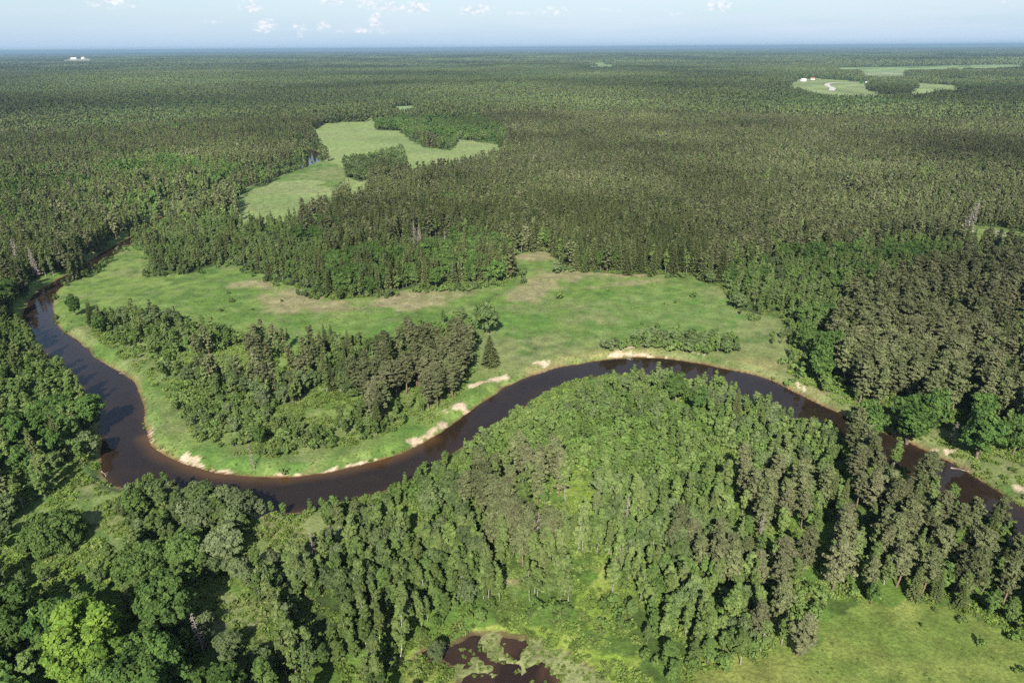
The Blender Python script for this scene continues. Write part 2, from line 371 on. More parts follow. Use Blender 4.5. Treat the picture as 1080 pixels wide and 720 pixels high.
# materials of ground and water
def ground_material(name, rough, bump, fine):
    m, nt = new_mat(name); at_ = N(nt, 'ShaderNodeAttribute', attribute_name='Col'); g = N(nt, 'ShaderNodeNewGeometry')
    a = N(nt, 'ShaderNodeTexNoise'); a.inputs['Scale'].default_value = fine; a.inputs['Detail'].default_value = 6; a.inputs['Roughness'].default_value = .7
    b = N(nt, 'ShaderNodeTexNoise'); b.inputs['Scale'].default_value = .16; b.inputs['Detail'].default_value = 5; b.inputs['Roughness'].default_value = .65
    nt.links.new(g.outputs['Position'], a.inputs['Vector']); nt.links.new(g.outputs['Position'], b.inputs['Vector'])
    k = ML(nt, 'MULTIPLY', ML(nt, 'MULTIPLY_ADD', a.outputs['Fac'], 2.0, 0.0), ML(nt, 'MULTIPLY_ADD', b.outputs['Fac'], 1.7, .15))
    cb = N(nt, 'ShaderNodeCombineXYZ')
    for i in range(3): nt.links.new(k, cb.inputs[i])
    c = MIXC(nt, 1.0, at_.outputs['Color'], cb.outputs[0], 'MULTIPLY')
    bs = N(nt, 'ShaderNodeBsdfPrincipled'); bs.inputs['Roughness'].default_value = rough; bs.inputs['Specular IOR Level'].default_value = .15
    nt.links.new(c, bs.inputs['Base Color'])
    bp = N(nt, 'ShaderNodeBump'); bp.inputs['Strength'].default_value = bump; bp.inputs['Distance'].default_value = .5
    nt.links.new(a.outputs['Fac'], bp.inputs['Height']); nt.links.new(bp.outputs[0], bs.inputs['Normal'])
    o = N(nt, 'ShaderNodeOutputMaterial'); nt.links.new(bs.outputs[0], o.inputs[0]); return m
M_floor = ground_material('forest_floor', .95, .8, .9)
M_mead = ground_material('meadow_grass', .9, .7, 1.1)
M_hay = ground_material('mown_field', .9, .25, .5)
M_sand = ground_material('bank_sand', .95, .8, 1.3)
nxg, nyg = len(gx), len(gy)
idx = np.arange(nxg * nyg).reshape(nyg, nxg)
quad = np.stack([idx[:-1, :-1], idx[:-1, 1:], idx[1:, 1:], idx[1:, :-1]], -1).reshape(-1, 4)
qc = cls.ravel()[quad].max(1)
VV = np.stack([GX, GY, H], -1).reshape(-1, 3); CC = np.clip(C * .84, 0, 1).reshape(-1, 3)
def sub_mesh(name, V, F, mat, col):
    u, inv = np.unique(F.ravel(), return_inverse=True)
    return mesh_from(name, V[u], inv.reshape(F.shape), mat, True, col[u] if col is not None else None)
def tag(o, label=None, cat=None, group=None, kind=None):
    if kind: o['kind'] = kind
    if label: o['label'] = label
    if cat: o['category'] = cat
    if group: o['group'] = group
    return o
for nm, k, m_, lb in (('ground', 0, M_floor, 'dark green forest floor running out to the horizon'), ('meadow', 1, M_mead, 'rough green grassland inside the river bend and in the clearings'),
                      ('hay_field', 2, M_hay, 'smooth pale green hay fields beyond the river bend'), ('sand_bank', 3, M_sand, 'pale eroded sand along the cut river banks')):
    tag(sub_mesh(nm, VV, quad[qc == k], m_, CC), lb, nm.replace('_', ' '), kind='structure')

def water_material(name, c1, c2, sc_, bump):
    m, nt = new_mat(name); at_ = N(nt, 'ShaderNodeAttribute', attribute_name='var')
    g = N(nt, 'ShaderNodeNewGeometry')
    a = N(nt, 'ShaderNodeTexNoise'); a.inputs['Scale'].default_value = sc_; a.inputs['Detail'].default_value = 3
    nt.links.new(g.outputs['Position'], a.inputs['Vector'])
    st = N(nt, 'ShaderNodeTexNoise'); st.inputs['Scale'].default_value = .05; st.inputs['Detail'].default_value = 6; st.inputs['Distortion'].default_value = 1.2; nt.links.new(g.outputs['Position'], st.inputs['Vector'])
    c = MIXC(nt, ML(nt, 'ADD', at_.outputs['Fac'], ML(nt, 'MULTIPLY', ML(nt, 'SUBTRACT', st.outputs['Fac'], .5), .55), clamp=True), c1, c2)
    bs = N(nt, 'ShaderNodeBsdfPrincipled'); bs.inputs['Roughness'].default_value = .04; bs.inputs['IOR'].default_value = 1.33
    nt.links.new(c, bs.inputs['Base Color'])
    nt.links.new(ML(nt, 'MULTIPLY_ADD', st.outputs['Fac'], .16, -.02, clamp=True), bs.inputs['Roughness'])
    bp = N(nt, 'ShaderNodeBump'); bp.inputs['Strength'].default_value = bump * 1.8; bp.inputs['Distance'].default_value = .05
    nt.links.new(a.outputs['Fac'], bp.inputs['Height']); nt.links.new(bp.outputs[0], bs.inputs['Normal'])
    o = N(nt, 'ShaderNodeOutputMaterial'); nt.links.new(bs.outputs[0], o.inputs[0]); return m
M_water = water_material('river_water', (.0175, .0120, .0085), (.070, .038, .014), .7, .15)
M_pond = water_material('pond_water', (.020, .0125, .0095), (.070, .040, .022), .5, .08)
def water_sheet(name, dist, lim, z, mat, shallow, label, margin=3.0):
    m = (dist < margin) & lim; qm = m.ravel()[quad].any(1) & lim.ravel()[quad].all(1)
    V = VV.copy(); V[:, 2] = z; F = quad[qm]; u, inv = np.unique(F.ravel(), return_inverse=True)
    o = mesh_from(name, V[u], inv.reshape(F.shape), mat, True, None, shallow.ravel()[u]); tag(o, label, name, kind='structure')
near_sand = np.zeros(GX.shape); m = near & (rd < 6)
sp = smooth_poly(at(*zip(*[(156, 461), (170, 477), (197, 489), (232, 499), (275, 503), (320, 501), (370, 492), (420, 479), (452, 463)]), WZ), 4)
near_sand[m] = np.clip(1.15 - seg_dist(sp, GX[m], GY[m], False) / 5.0, 0, 1) ** 1.3
all_edge = np.exp(-np.clip(-rd, 0, 50) / 1.3) * .35
water_sheet('river', rd, near, WZ, M_water, np.clip(np.maximum(near_sand * (.5 + f2), all_edge), 0, 1), 'dark brown river curling round the meadow in a wide loop')
water_sheet('pond', pd, near & (rd > 12), WZ + .9, M_pond, np.clip(sstep(.42, .7, f2) * sstep(-20, 12, GX), 0, 1), 'brown shallow marsh pond dotted with grass hummocks', 2.0)

# far fields as thin sheets on the ground
def field_sheet(name, polys, col, step, label):
    Vs, Fs, Cs = [], [], []; n0 = 0
    for pl in polys:
        q = np.array([at_h(*p) for p in pl]); x0, y0 = q.min(0) - step; x1, y1 = q.max(0) + step
        ax = np.arange(x0, x1, step); ay = np.arange(y0, y1, step * 2.5); X, Y = np.meshgrid(ax, ay); Z = height(X, Y)
        ok = inside(q, X, Y); id_ = np.arange(X.size).reshape(X.shape)
        f = np.stack([id_[:-1, :-1], id_[:-1, 1:], id_[1:, 1:], id_[1:, :-1]], -1).reshape(-1, 4)
        f = f[ok.ravel()[f].sum(1) >= 3]
        n_ = fbm(X, Y, 90, 61, 3)[..., None]
        Vs.append(np.stack([X, Y, Z + .4], -1).reshape(-1, 3)); Fs.append(f + n0); Cs.append((np.array(col) * (.5 + 1.0 * n_)).reshape(-1, 3)); n0 += X.size
    tag(sub_mesh(name, np.vstack(Vs), np.vstack(Fs), M_hay, np.vstack(Cs)), label, name.replace('_', ' '), kind='structure')
    return
field_sheet('farm_field', far_fields['hay_field'], (.17, .215, .085), 6, 'light green fields round the far farm')
field_sheet('pasture', far_fields['pasture'], (.19, .225, .12), 8, 'pale rough pasture behind the far farm')
field_sheet('far_field', far_fields['far_field'], (.15, .21, .085), 10, 'thin green strips of farmland in the far forest')
field_sheet('distant_field', far_fields['distant_field'], (.24, .25, .18), 30, 'pale clearing close to the horizon')
def ribbon(name, pts, wid, col, label):
    q = smooth_poly([at_h(*p) for p in pts], 6); t = np.gradient(q, axis=0); nrm = np.stack([-t[:, 1], t[:, 0]], -1); nrm /= np.linalg.norm(nrm, axis=1)[:, None]
    A = q + nrm * wid / 2; B = q - nrm * wid / 2; V = np.vstack([A, B]); Z = height(V[:, 0], V[:, 1]) + .8; n = len(q)
    F = [(i, i + 1, n + i + 1, n + i) for i in range(n - 1)]
    tag(mesh_from(name, np.column_stack([V, Z]), np.array(F), M_hay, True, np.tile(col, (2 * n, 1))), label, name.replace('_', ' '), kind='structure')
ribbon('gravel_road', [(877, 96), (878, 93), (872, 90), (876, 88), (890, 87.5), (905, 88)], 16, (.42, .40, .36), 'pale gravel road bending past the far farm')
print('ground', round(time.time() - T0, 1))

# ------------------------------------------------------------------ foliage materials
def leaf_material(name, dark, light, alt, alt_amt, transl=.22, vr=.45):
    m, nt = new_mat(name)
    at_ = N(nt, 'ShaderNodeAttribute', attribute_name='var'); oi = N(nt, 'ShaderNodeObjectInfo')
    c = MIXC(nt, at_.outputs['Fac'], dark, light)
    nz = N(nt, 'ShaderNodeTexNoise'); nz.inputs['Scale'].default_value = .018; nz.inputs['Detail'].default_value = 3
    nt.links.new(oi.outputs['Location'], nz.inputs['Vector'])
    r2 = ML(nt, 'FRACT', ML(nt, 'MULTIPLY', oi.outputs['Random'], 37.7))
    f = ML(nt, 'MULTIPLY', ML(nt, 'ADD', ML(nt, 'MULTIPLY', ML(nt, 'SUBTRACT', nz.outputs['Fac'], .38), 2.2), ML(nt, 'SUBTRACT', r2, .5), clamp=True), alt_amt, clamp=True)
    c = MIXC(nt, f, c, alt)
    ns = N(nt, 'ShaderNodeTexNoise'); ns.inputs['Scale'].default_value = .0045; ns.inputs['Detail'].default_value = 4; nt.links.new(oi.outputs['Location'], ns.inputs['Vector'])
    k = ML(nt, 'MULTIPLY', ML(nt, 'MULTIPLY_ADD', oi.outputs['Random'], vr, 1 - vr / 2), ML(nt, 'MAXIMUM', ML(nt, 'MULTIPLY_ADD', ns.outputs['Fac'], 2.4, -.17), .55))
    cb = N(nt, 'ShaderNodeCombineXYZ')
    for i in range(3): nt.links.new(k, cb.inputs[i])
    c = MIXC(nt, 1.0, c, cb.outputs[0], 'MULTIPLY')
    d = N(nt, 'ShaderNodeBsdfDiffuse'); t = N(nt, 'ShaderNodeBsdfTranslucent'); nt.links.new(c, d.inputs[0])
    nt.links.new(MIXC(nt, 1.0, c, (1.25, 1.3, .5), 'MULTIPLY'), t.inputs[0])
    mx = N(nt, 'ShaderNodeMixShader'); mx.inputs[0].default_value = transl; nt.links.new(d.outputs[0], mx.inputs[1]); nt.links.new(t.outputs[0], mx.inputs[2])
    o = N(nt, 'ShaderNodeOutputMaterial'); nt.links.new(mx.outputs[0], o.inputs[0]); return m
def bark_material(name, c1, c2, s=1.2):
    m, nt = new_mat(name); g = N(nt, 'ShaderNodeTexCoord'); a = N(nt, 'ShaderNodeTexNoise'); a.inputs['Scale'].default_value = s; a.inputs['Detail'].default_value = 4
    nt.links.new(g.outputs['Object'], a.inputs['Vector']); c = RAMP(nt, a.outputs['Fac'], [(.4, c1), (.6, c2)])
    d = N(nt, 'ShaderNodeBsdfDiffuse'); nt.links.new(c, d.inputs[0]); o = N(nt, 'ShaderNodeOutputMaterial'); nt.links.new(d.outputs[0], o.inputs[0]); return m
LEAF = dict(
    pine=leaf_material('pine_needles', (.077, .094, .041), (.142, .158, .071), (.160, .145, .090), .45, .12),
    spruce=leaf_material('spruce_needles', (.056, .082, .030), (.116, .142, .050), (.140, .140, .066), .45, .12),
    birch=leaf_material('birch_leaves', (.094, .146, .040), (.168, .225, .068), (.172, .198, .088), .6),
    alder=leaf_material('alder_leaves', (.076, .130, .036), (.140, .210, .058), (.150, .182, .070), .6),
    oak=leaf_material('oak_leaves', (.052, .104, .028), (.104, .172, .044), (.090, .130, .040), .5),
    lime=leaf_material('lime_leaves', (.085, .155, .026), (.150, .226, .044), (.15, .21, .03), .3),
    willow=leaf_material('willow_leaves', (.074, .118, .040), (.140, .190, .072), (.160, .185, .100), .6),
    dome=leaf_material('dome_willow_leaves', (.074, .132, .036), (.140, .208, .060), (.12, .17, .055), .4),
    shrub=leaf_material('shrub_leaves', (.078, .136, .034), (.142, .212, .056), (.160, .195, .080), .6),
    herb=leaf_material('herb_leaves', (.095, .155, .032), (.175, .240, .056), (.19, .22, .08), .7),
)
BARK = dict(
    pine=bark_material('pine_bark', (.14, .105, .08), (.24, .165, .12)), spruce=bark_material('spruce_bark', (.10, .08, .065), (.17, .14, .11)),
    birch=bark_material('birch_bark', (.16, .15, .13), (.46, .45, .41), 2.5), alder=bark_material('alder_bark', (.13, .12, .10), (.26, .25, .22)),
    oak=bark_material('oak_bark', (.10, .085, .065), (.2, .17, .14)), dead=bark_material('dead_wood', (.17, .145, .12), (.32, .29, .25)))
BARK['dome'] = BARK['willow'] = BARK['shrub'] = BARK['lime'] = BARK['alder']

# ------------------------------------------------------------------ tree shapes (unit trees in metres, species-typical height)
def leaves(P_, size, nrm, rs, asp=1.0, spread=.9, var=None):
    """one small leaf-cluster face at every point, facing roughly along nrm"""
    n = len(P_); nn = nrm + rs.normal(0, spread, (n, 3)); nn /= np.linalg.norm(nn, axis=1)[:, None] + 1e-9
    t = rs.normal(0, 1, (n, 3)); t -= (t * nn).sum(1)[:, None] * nn; t /= np.linalg.norm(t, axis=1)[:, None] + 1e-9
    b = np.cross(nn, t); s = size * rs.uniform(.65, 1.35, (n, 1))
    q = np.stack([P_ - t * s * asp - b * s * rs.uniform(.5, 1, (n, 1)), P_ + t * s * asp * rs.uniform(.6, 1, (n, 1)) - b * s, P_ + t * s * asp + b * s * rs.uniform(.5, 1, (n, 1)), P_ - t * s * asp * rs.uniform(.6, 1, (n, 1)) + b * s], 1)
    return q * 1.0, (rs.uniform(0, 1, n) if var is None else np.clip(var + rs.normal(0, .13, n), 0, 1))
def tube(path, radii, sides=6):
    path = np.asarray(path, float); V = []; F = []
    for i, (p, r) in enumerate(zip(path, radii)):
        d = path[min(i + 1, len(path) - 1)] - path[max(i - 1, 0)]; d /= np.linalg.norm(d) + 1e-9
        u = np.cross(d, (1, .01, .02) if abs(d[2]) > .7 else (0, 0, 1)); u /= np.linalg.norm(u); v = np.cross(d, u)
        for k in range(sides): a = 2 * math.pi * k / sides; V.append(p + r * (math.cos(a) * u + math.sin(a) * v))
    for i in range(len(path) - 1):
        for k in range(sides): F.append((i * sides + k, i * sides + (k + 1) % sides, (i + 1) * sides + (k + 1) % sides, (i + 1) * sides + k))
    return np.array(V), np.array(F)
def join_tubes(ts):
    V, F, n = [], [], 0
    for v, f in ts: V.append(v); F.append(f + n); n += len(v)
    return np.vstack(V), np.vstack(F)
def sph(n, rs):
    v = rs.normal(0, 1, (n, 3)); return v / np.linalg.norm(v, axis=1)[:, None]
def broad_crown(rs, Ht, Rc, base, n_lobe, n_cl, n_lf, ls, pointed=0.0, lobe_r=.33, lean=0.0, shell=False):
    """lobes -> clumps -> leaf faces; returns quads, var, lobe centres"""
    hz = (Ht - base) / 2; cz = base + hz; qs, vs, lob = [], [], []
    for i in range(n_lobe):
        d = sph(1, rs)[0]; d[2] = d[2] * .95 + .12
        rr = rs.uniform(.35, .78)
        if shell: d[2] = abs(d[2]) * 1.25 - .25; rr = rs.uniform(.70, .86)
        zf = (cz + d[2] * hz * rr * 1.12) if not shell else Ht * (.28 + .66 * max(-.2, d[2]) * rr)
        taper = 1 - pointed * max(0, (zf - cz) / hz)
        c = np.array([d[0] * Rc * rr * taper, d[1] * Rc * rr * taper, zf]); lr = Rc * lobe_r * rs.uniform(.75, 1.3) * (taper * .5 + .5)
        c[0] += lean * (zf - base) ; lob.append(c); tone = rs.uniform(.15, .85)
        dd = sph(n_cl, rs); dd[:, 2] = np.where(dd[:, 2] < -.45, -dd[:, 2] * .6, dd[:, 2])
        pc = c + dd * lr * rs.uniform(.75, 1.12, (n_cl, 1)) * np.array([1, 1, .9]); cr = lr * .30
        pts = np.repeat(pc, n_lf, 0) + sph(n_cl * n_lf, rs) * cr * rs.uniform(.3, 1.1, (n_cl * n_lf, 1))
        nr = np.repeat(dd, n_lf, 0) + np.array([0, 0, .35])
        v0 = np.repeat(np.clip(tone + rs.normal(0, .22, n_cl), 0, 1), n_lf)
        q, v = leaves(pts, ls, nr, rs, 1.0, .5, v0); qs.append(q); vs.append(v)
    return np.concatenate(qs), np.concatenate(vs), lob
def limb_tubes(rs, Ht, base, r0, lobs, sides=6, bend=.25, top=.85, maxl=10):
    k = 6; zz = np.linspace(0, Ht * top, k); off = np.cumsum(rs.normal(0, bend, (k, 2)), 0); off -= off[0]
    path = np.column_stack([off, zz]); rad = r0 * np.linspace(1, .22, k); rad[0] *= 1.25
    path[0, 2] = -.6; ts = [tube(path, rad, sides)]
    for c in lobs[:maxl]:
        z0 = min(max(base * .75, c[2] * .62), Ht * top * .9); f = z0 / (Ht * top) * (k - 1); i = min(int(f), k - 2); p0 = path[i] + (path[i + 1] - path[i]) * (f - i)
        mid = p0 * .5 + c * .5 + np.array([0, 0, -.25]); ts.append(tube([p0, mid, c], [r0 * .38, r0 * .22, r0 * .08], max(4, sides - 2)))
    return join_tubes(ts)
def conifer_spruce(rs, Ht, Rc, tiers, per, segs, ls, bare=.04):
    P_, Nn, Dr, Vr = [], [], [], []
    for i in range(tiers):
        f = (i + rs.uniform(-.3, .3)) / tiers; z = Ht * (bare + (1 - bare) * f); L = Rc * (1 - f) ** .82 * rs.uniform(.82, 1.12) + .18
        a0 = rs.uniform(0, 6.28)
        for k in range(per if f < .8 else max(4, per - 2)):
            a = a0 + 6.283 * k / per + rs.normal(0, .2); l = L * rs.uniform(.72, 1.15); tone = rs.uniform(.1, .9)
            for s in range(segs):
                t = (s + .6) / segs
                P_.append((math.cos(a) * l * t, math.sin(a) * l * t, z - .32 * l * t + .16 * l * t * t * t)); Dr.append((math.cos(a), math.sin(a), -.30)); Vr.append(min(1, tone * .6 + .45 * t))
    P_ = np.array(P_); D = np.array(Dr); n = len(P_); V0 = np.array(Vr)
    D = D + rs.normal(0, .22, (n, 3)); D /= np.linalg.norm(D, axis=1)[:, None]
    S = np.cross(D, (0, 0, 1)); S /= np.linalg.norm(S, axis=1)[:, None]; U = np.cross(S, D)
    tw = rs.normal(0, .55, (n, 1)); S2 = S * np.cos(tw) + U * np.sin(tw)
    w_ = ls * rs.uniform(.7, 1.3, (n, 1)) * (.45 + .75 * (1 - P_[:, 2:3] / Ht)); l_ = Rc / segs * .62 * rs.uniform(.8, 1.3, (n, 1)) * (.5 + .7 * (1 - P_[:, 2:3] / Ht))
    dz = np.array([0, 0, -1.0]) * w_ * .45
    q = np.stack([P_ - D * l_ - S2 * w_ + dz, P_ + D * l_ * 1.2 - S2 * w_ * .4, P_ + D * l_ * 1.2 + S2 * w_ * .4, P_ - D * l_ + S2 * w_ + dz], 1)
    return q, np.clip(V0 + rs.normal(0, .12, n), 0, 1)
def conifer_pine(rs, Ht, Rc, base, nbr, ntuft, nlf, ls):
    qs, vs, br = [], [], []
    for i in range(nbr):
        f = (i + .5) / nbr; z = base + (Ht - base) * f ** .9
        env = (.55 + 1.5 * f) if f < .3 else (1 - ((f - .3) / .72) ** 1.8) ** .8
        l = Rc * max(.16, env) * rs.uniform(.55, 1.25); a = i * 2.4 + rs.normal(0, .4); up = .15 + .55 * f
        tone = rs.uniform(.15, .85); tip = np.array([math.cos(a) * l, math.sin(a) * l, z + l * up * .6]); root = np.array([0, 0, z - .3]); br.append((root, tip))
        ts = rs.uniform(.35, 1.05, ntuft)[:, None]; c = root + (tip - root) * ts + rs.normal(0, .32, (ntuft, 3)) * np.array([1, 1, .45]) * (Rc / 2.6)
        pts = np.repeat(c, nlf, 0) + sph(ntuft * nlf, rs) * np.array([.62, .62, .34]) * (Rc / 2.8) * rs.uniform(.2, 1, (ntuft * nlf, 1))
        q, v = leaves(pts, ls, np.column_stack([pts[:, 0] * .25, pts[:, 1] * .25, np.full(len(pts), .8)]), rs, 1.6, .6, np.repeat(np.clip(tone + rs.normal(0, .2, ntuft), 0, 1), nlf)); q = q.copy(); qs.append(q); vs.append(v)
    return np.concatenate(qs), np.concatenate(vs), br
def dead_shape(rs, Ht, Rc, n=70, sides=5):
    k = 7; path = np.column_stack([np.cumsum(rs.normal(0, .12, (k, 2)), 0), np.linspace(-.5, Ht, k)]); ts = [tube(path, .26 * np.linspace(1.2, .12, k), sides + 1)]
    for i in range(n):
        f = rs.uniform(.18, .97); z = Ht * f; l = Rc * (1.1 - f) * rs.uniform(.4, 1.1) + .4; a = rs.uniform(0, 6.28)
        j = f * (k - 1); b = path[int(min(j, k - 1))].copy(); b[2] = z
        m = b + np.array([math.cos(a) * l * .5, math.sin(a) * l * .5, .05 * l]); t = b + np.array([math.cos(a + .2) * l, math.sin(a + .2) * l, rs.uniform(-.3, .25) * l])
        ts.append(tube([b, m, t], [.075, .05, .02], 4))
        for q in range(2):
            a2 = a + rs.uniform(-1, 1); ts.append(tube([m, m + np.array([math.cos(a2) * l * .35, math.sin(a2) * l * .35, rs.uniform(-.2, .2) * l])], [.04, .015], 4))
    return join_tubes(ts)

H0 = dict(pine=18., spruce=20., birch=17., alder=14., oak=15., lime=15., willow=10., shrub=3.2, dead=17., dome=9.)
def shape(sp, lod, rs):
    """returns (leaf quads, var, trunk V, trunk F); lod 0 near, 1 middle, 2 far"""
    g = (1, .36, .11)[lod]; L = (1, 1.62, 2.7)[lod]; sides = (6, 4, 3)[lod]; Ht = H0[sp]
    n = lambda a, lo=2: max(lo, int(round(a)))
    if sp == 'spruce':
        q, v = conifer_spruce(rs, Ht, rs.uniform(2.5, 3.2), n(40 * g ** .5, 9), n(11 * g ** .3, 5), n(6 * g ** .45, 2), .34 * L ** .9)
        T = tube([(0, 0, -.6), (0, 0, Ht * .5), (0, 0, Ht * .93)], [.30, .17, .04], sides)
        return q, v, T
    if sp == 'pine':
        q, v, br = conifer_pine(rs, Ht, rs.uniform(2.4, 3.2), Ht * rs.uniform(.16, .36), n(56 * g ** .55, 11), n(7 * g ** .3, 3), n(13 * g ** .45, 3), .16 * L ** 1.12)
        k = 5; path = np.column_stack([np.cumsum(rs.normal(0, .13, (k, 2)), 0), np.linspace(-.6, Ht * .95, k)]); ts = [tube(path, .27 * np.linspace(1.1, .2, k), sides)]
        if lod == 0: ts += [tube([a, (a + b) / 2, b], [.075, .05, .02], 4) for a, b in br[::1]]
        return q, v, join_tubes(ts)
    prm = dict(birch=(2.0, .12, 34, 14, 17, .17, .6, .34), alder=(2.1, .04, 34, 14, 17, .18, .45, .34), dome=(9.0, .0, 170, 24, 18, .16, .0, .14), oak=(5.6, .12, 50, 24, 22, .18, .12, .26), lime=(4.8, .12, 48, 24, 22, .165, .2, .25),
               willow=(4.0, .06, 42, 20, 17, .16, .05, .27), shrub=(1.9, .02, 14, 9, 9, .17, .0, .40))[sp]
    Rc, b, nl, nc, nf, ls, pt, lr = prm; Rc *= rs.uniform(.88, 1.15)
    q, v, lob = broad_crown(rs, Ht, Rc, Ht * b, n(nl * g ** .38, 5), n(nc * g ** .33, 4), n(nf * g ** .45, 3), ls * L, pt, lr, rs.normal(0, .02), sp == 'dome')
    r0 = dict(dome=.4, birch=.13, alder=.17, oak=.38, lime=.36, willow=.22, shrub=.05)[sp]
    T = limb_tubes(rs, Ht, Ht * b, r0, lob if lod == 0 else lob[:0 if lod == 2 else 4], sides, .22 if sp != 'shrub' else .08, .9 if sp == 'birch' else .75, 14)
    return q, v, T
def crown_mesh(name, q, v, mat): return mesh_from(name, q.reshape(-1, 3), np.arange(len(q) * 4).reshape(-1, 4), mat, False, None, np.repeat(v, 4), link=False)
def whole_mesh(name, q, v, T, m1, m2):
    n = len(q) * 4; V = np.vstack([q.reshape(-1, 3), T[0]]); F = np.vstack([np.arange(n).reshape(-1, 4), T[1] + n])
    me = mesh_from(name, V, F, m1, False, None, np.concatenate([np.repeat(v, 4), np.full(len(T[0]), .5)]), link=False); me.materials.append(m2)
    mi = np.zeros(len(F), np.int32); mi[len(q):] = 1; me.polygons.foreach_set('material_index', mi); return me
SP = ['pine', 'spruce', 'birch', 'alder', 'oak', 'lime', 'willow', 'shrub', 'dome']
NV = dict(dome=2, pine=9, spruce=7, birch=9, alder=9, oak=6, lime=3, willow=4, shrub=5)
hi, mid, low_ = {}, {}, {}
for si, s_ in enumerate(SP):
    hi[s_] = []; mid[s_] = []; low_[s_] = []
    for k in range(NV[s_]):
        q, v, T = shape(s_, 0, np.random.default_rng(100 * si + k))
        hi[s_].append((crown_mesh(s_ + '_crown', q, v, LEAF[s_]), mesh_from(s_ + '_trunk', T[0], T[1], BARK[s_], True, link=False), q, v, T))
        q, v, T = shape(s_, 1, np.random.default_rng(5000 + 100 * si + k)); mid[s_].append(whole_mesh(s_ + '_tree_mesh', q, v, T, LEAF[s_], BARK[s_]))
        q, v, T = shape(s_, 2, np.random.default_rng(9000 + 100 * si + k)); low_[s_].append(whole_mesh(s_ + '_tree_far_mesh', q, v, T, LEAF[s_], BARK[s_]))
print('shapes', round(time.time() - T0, 1), {s_: len(hi[s_][0][0].polygons) for s_ in SP})

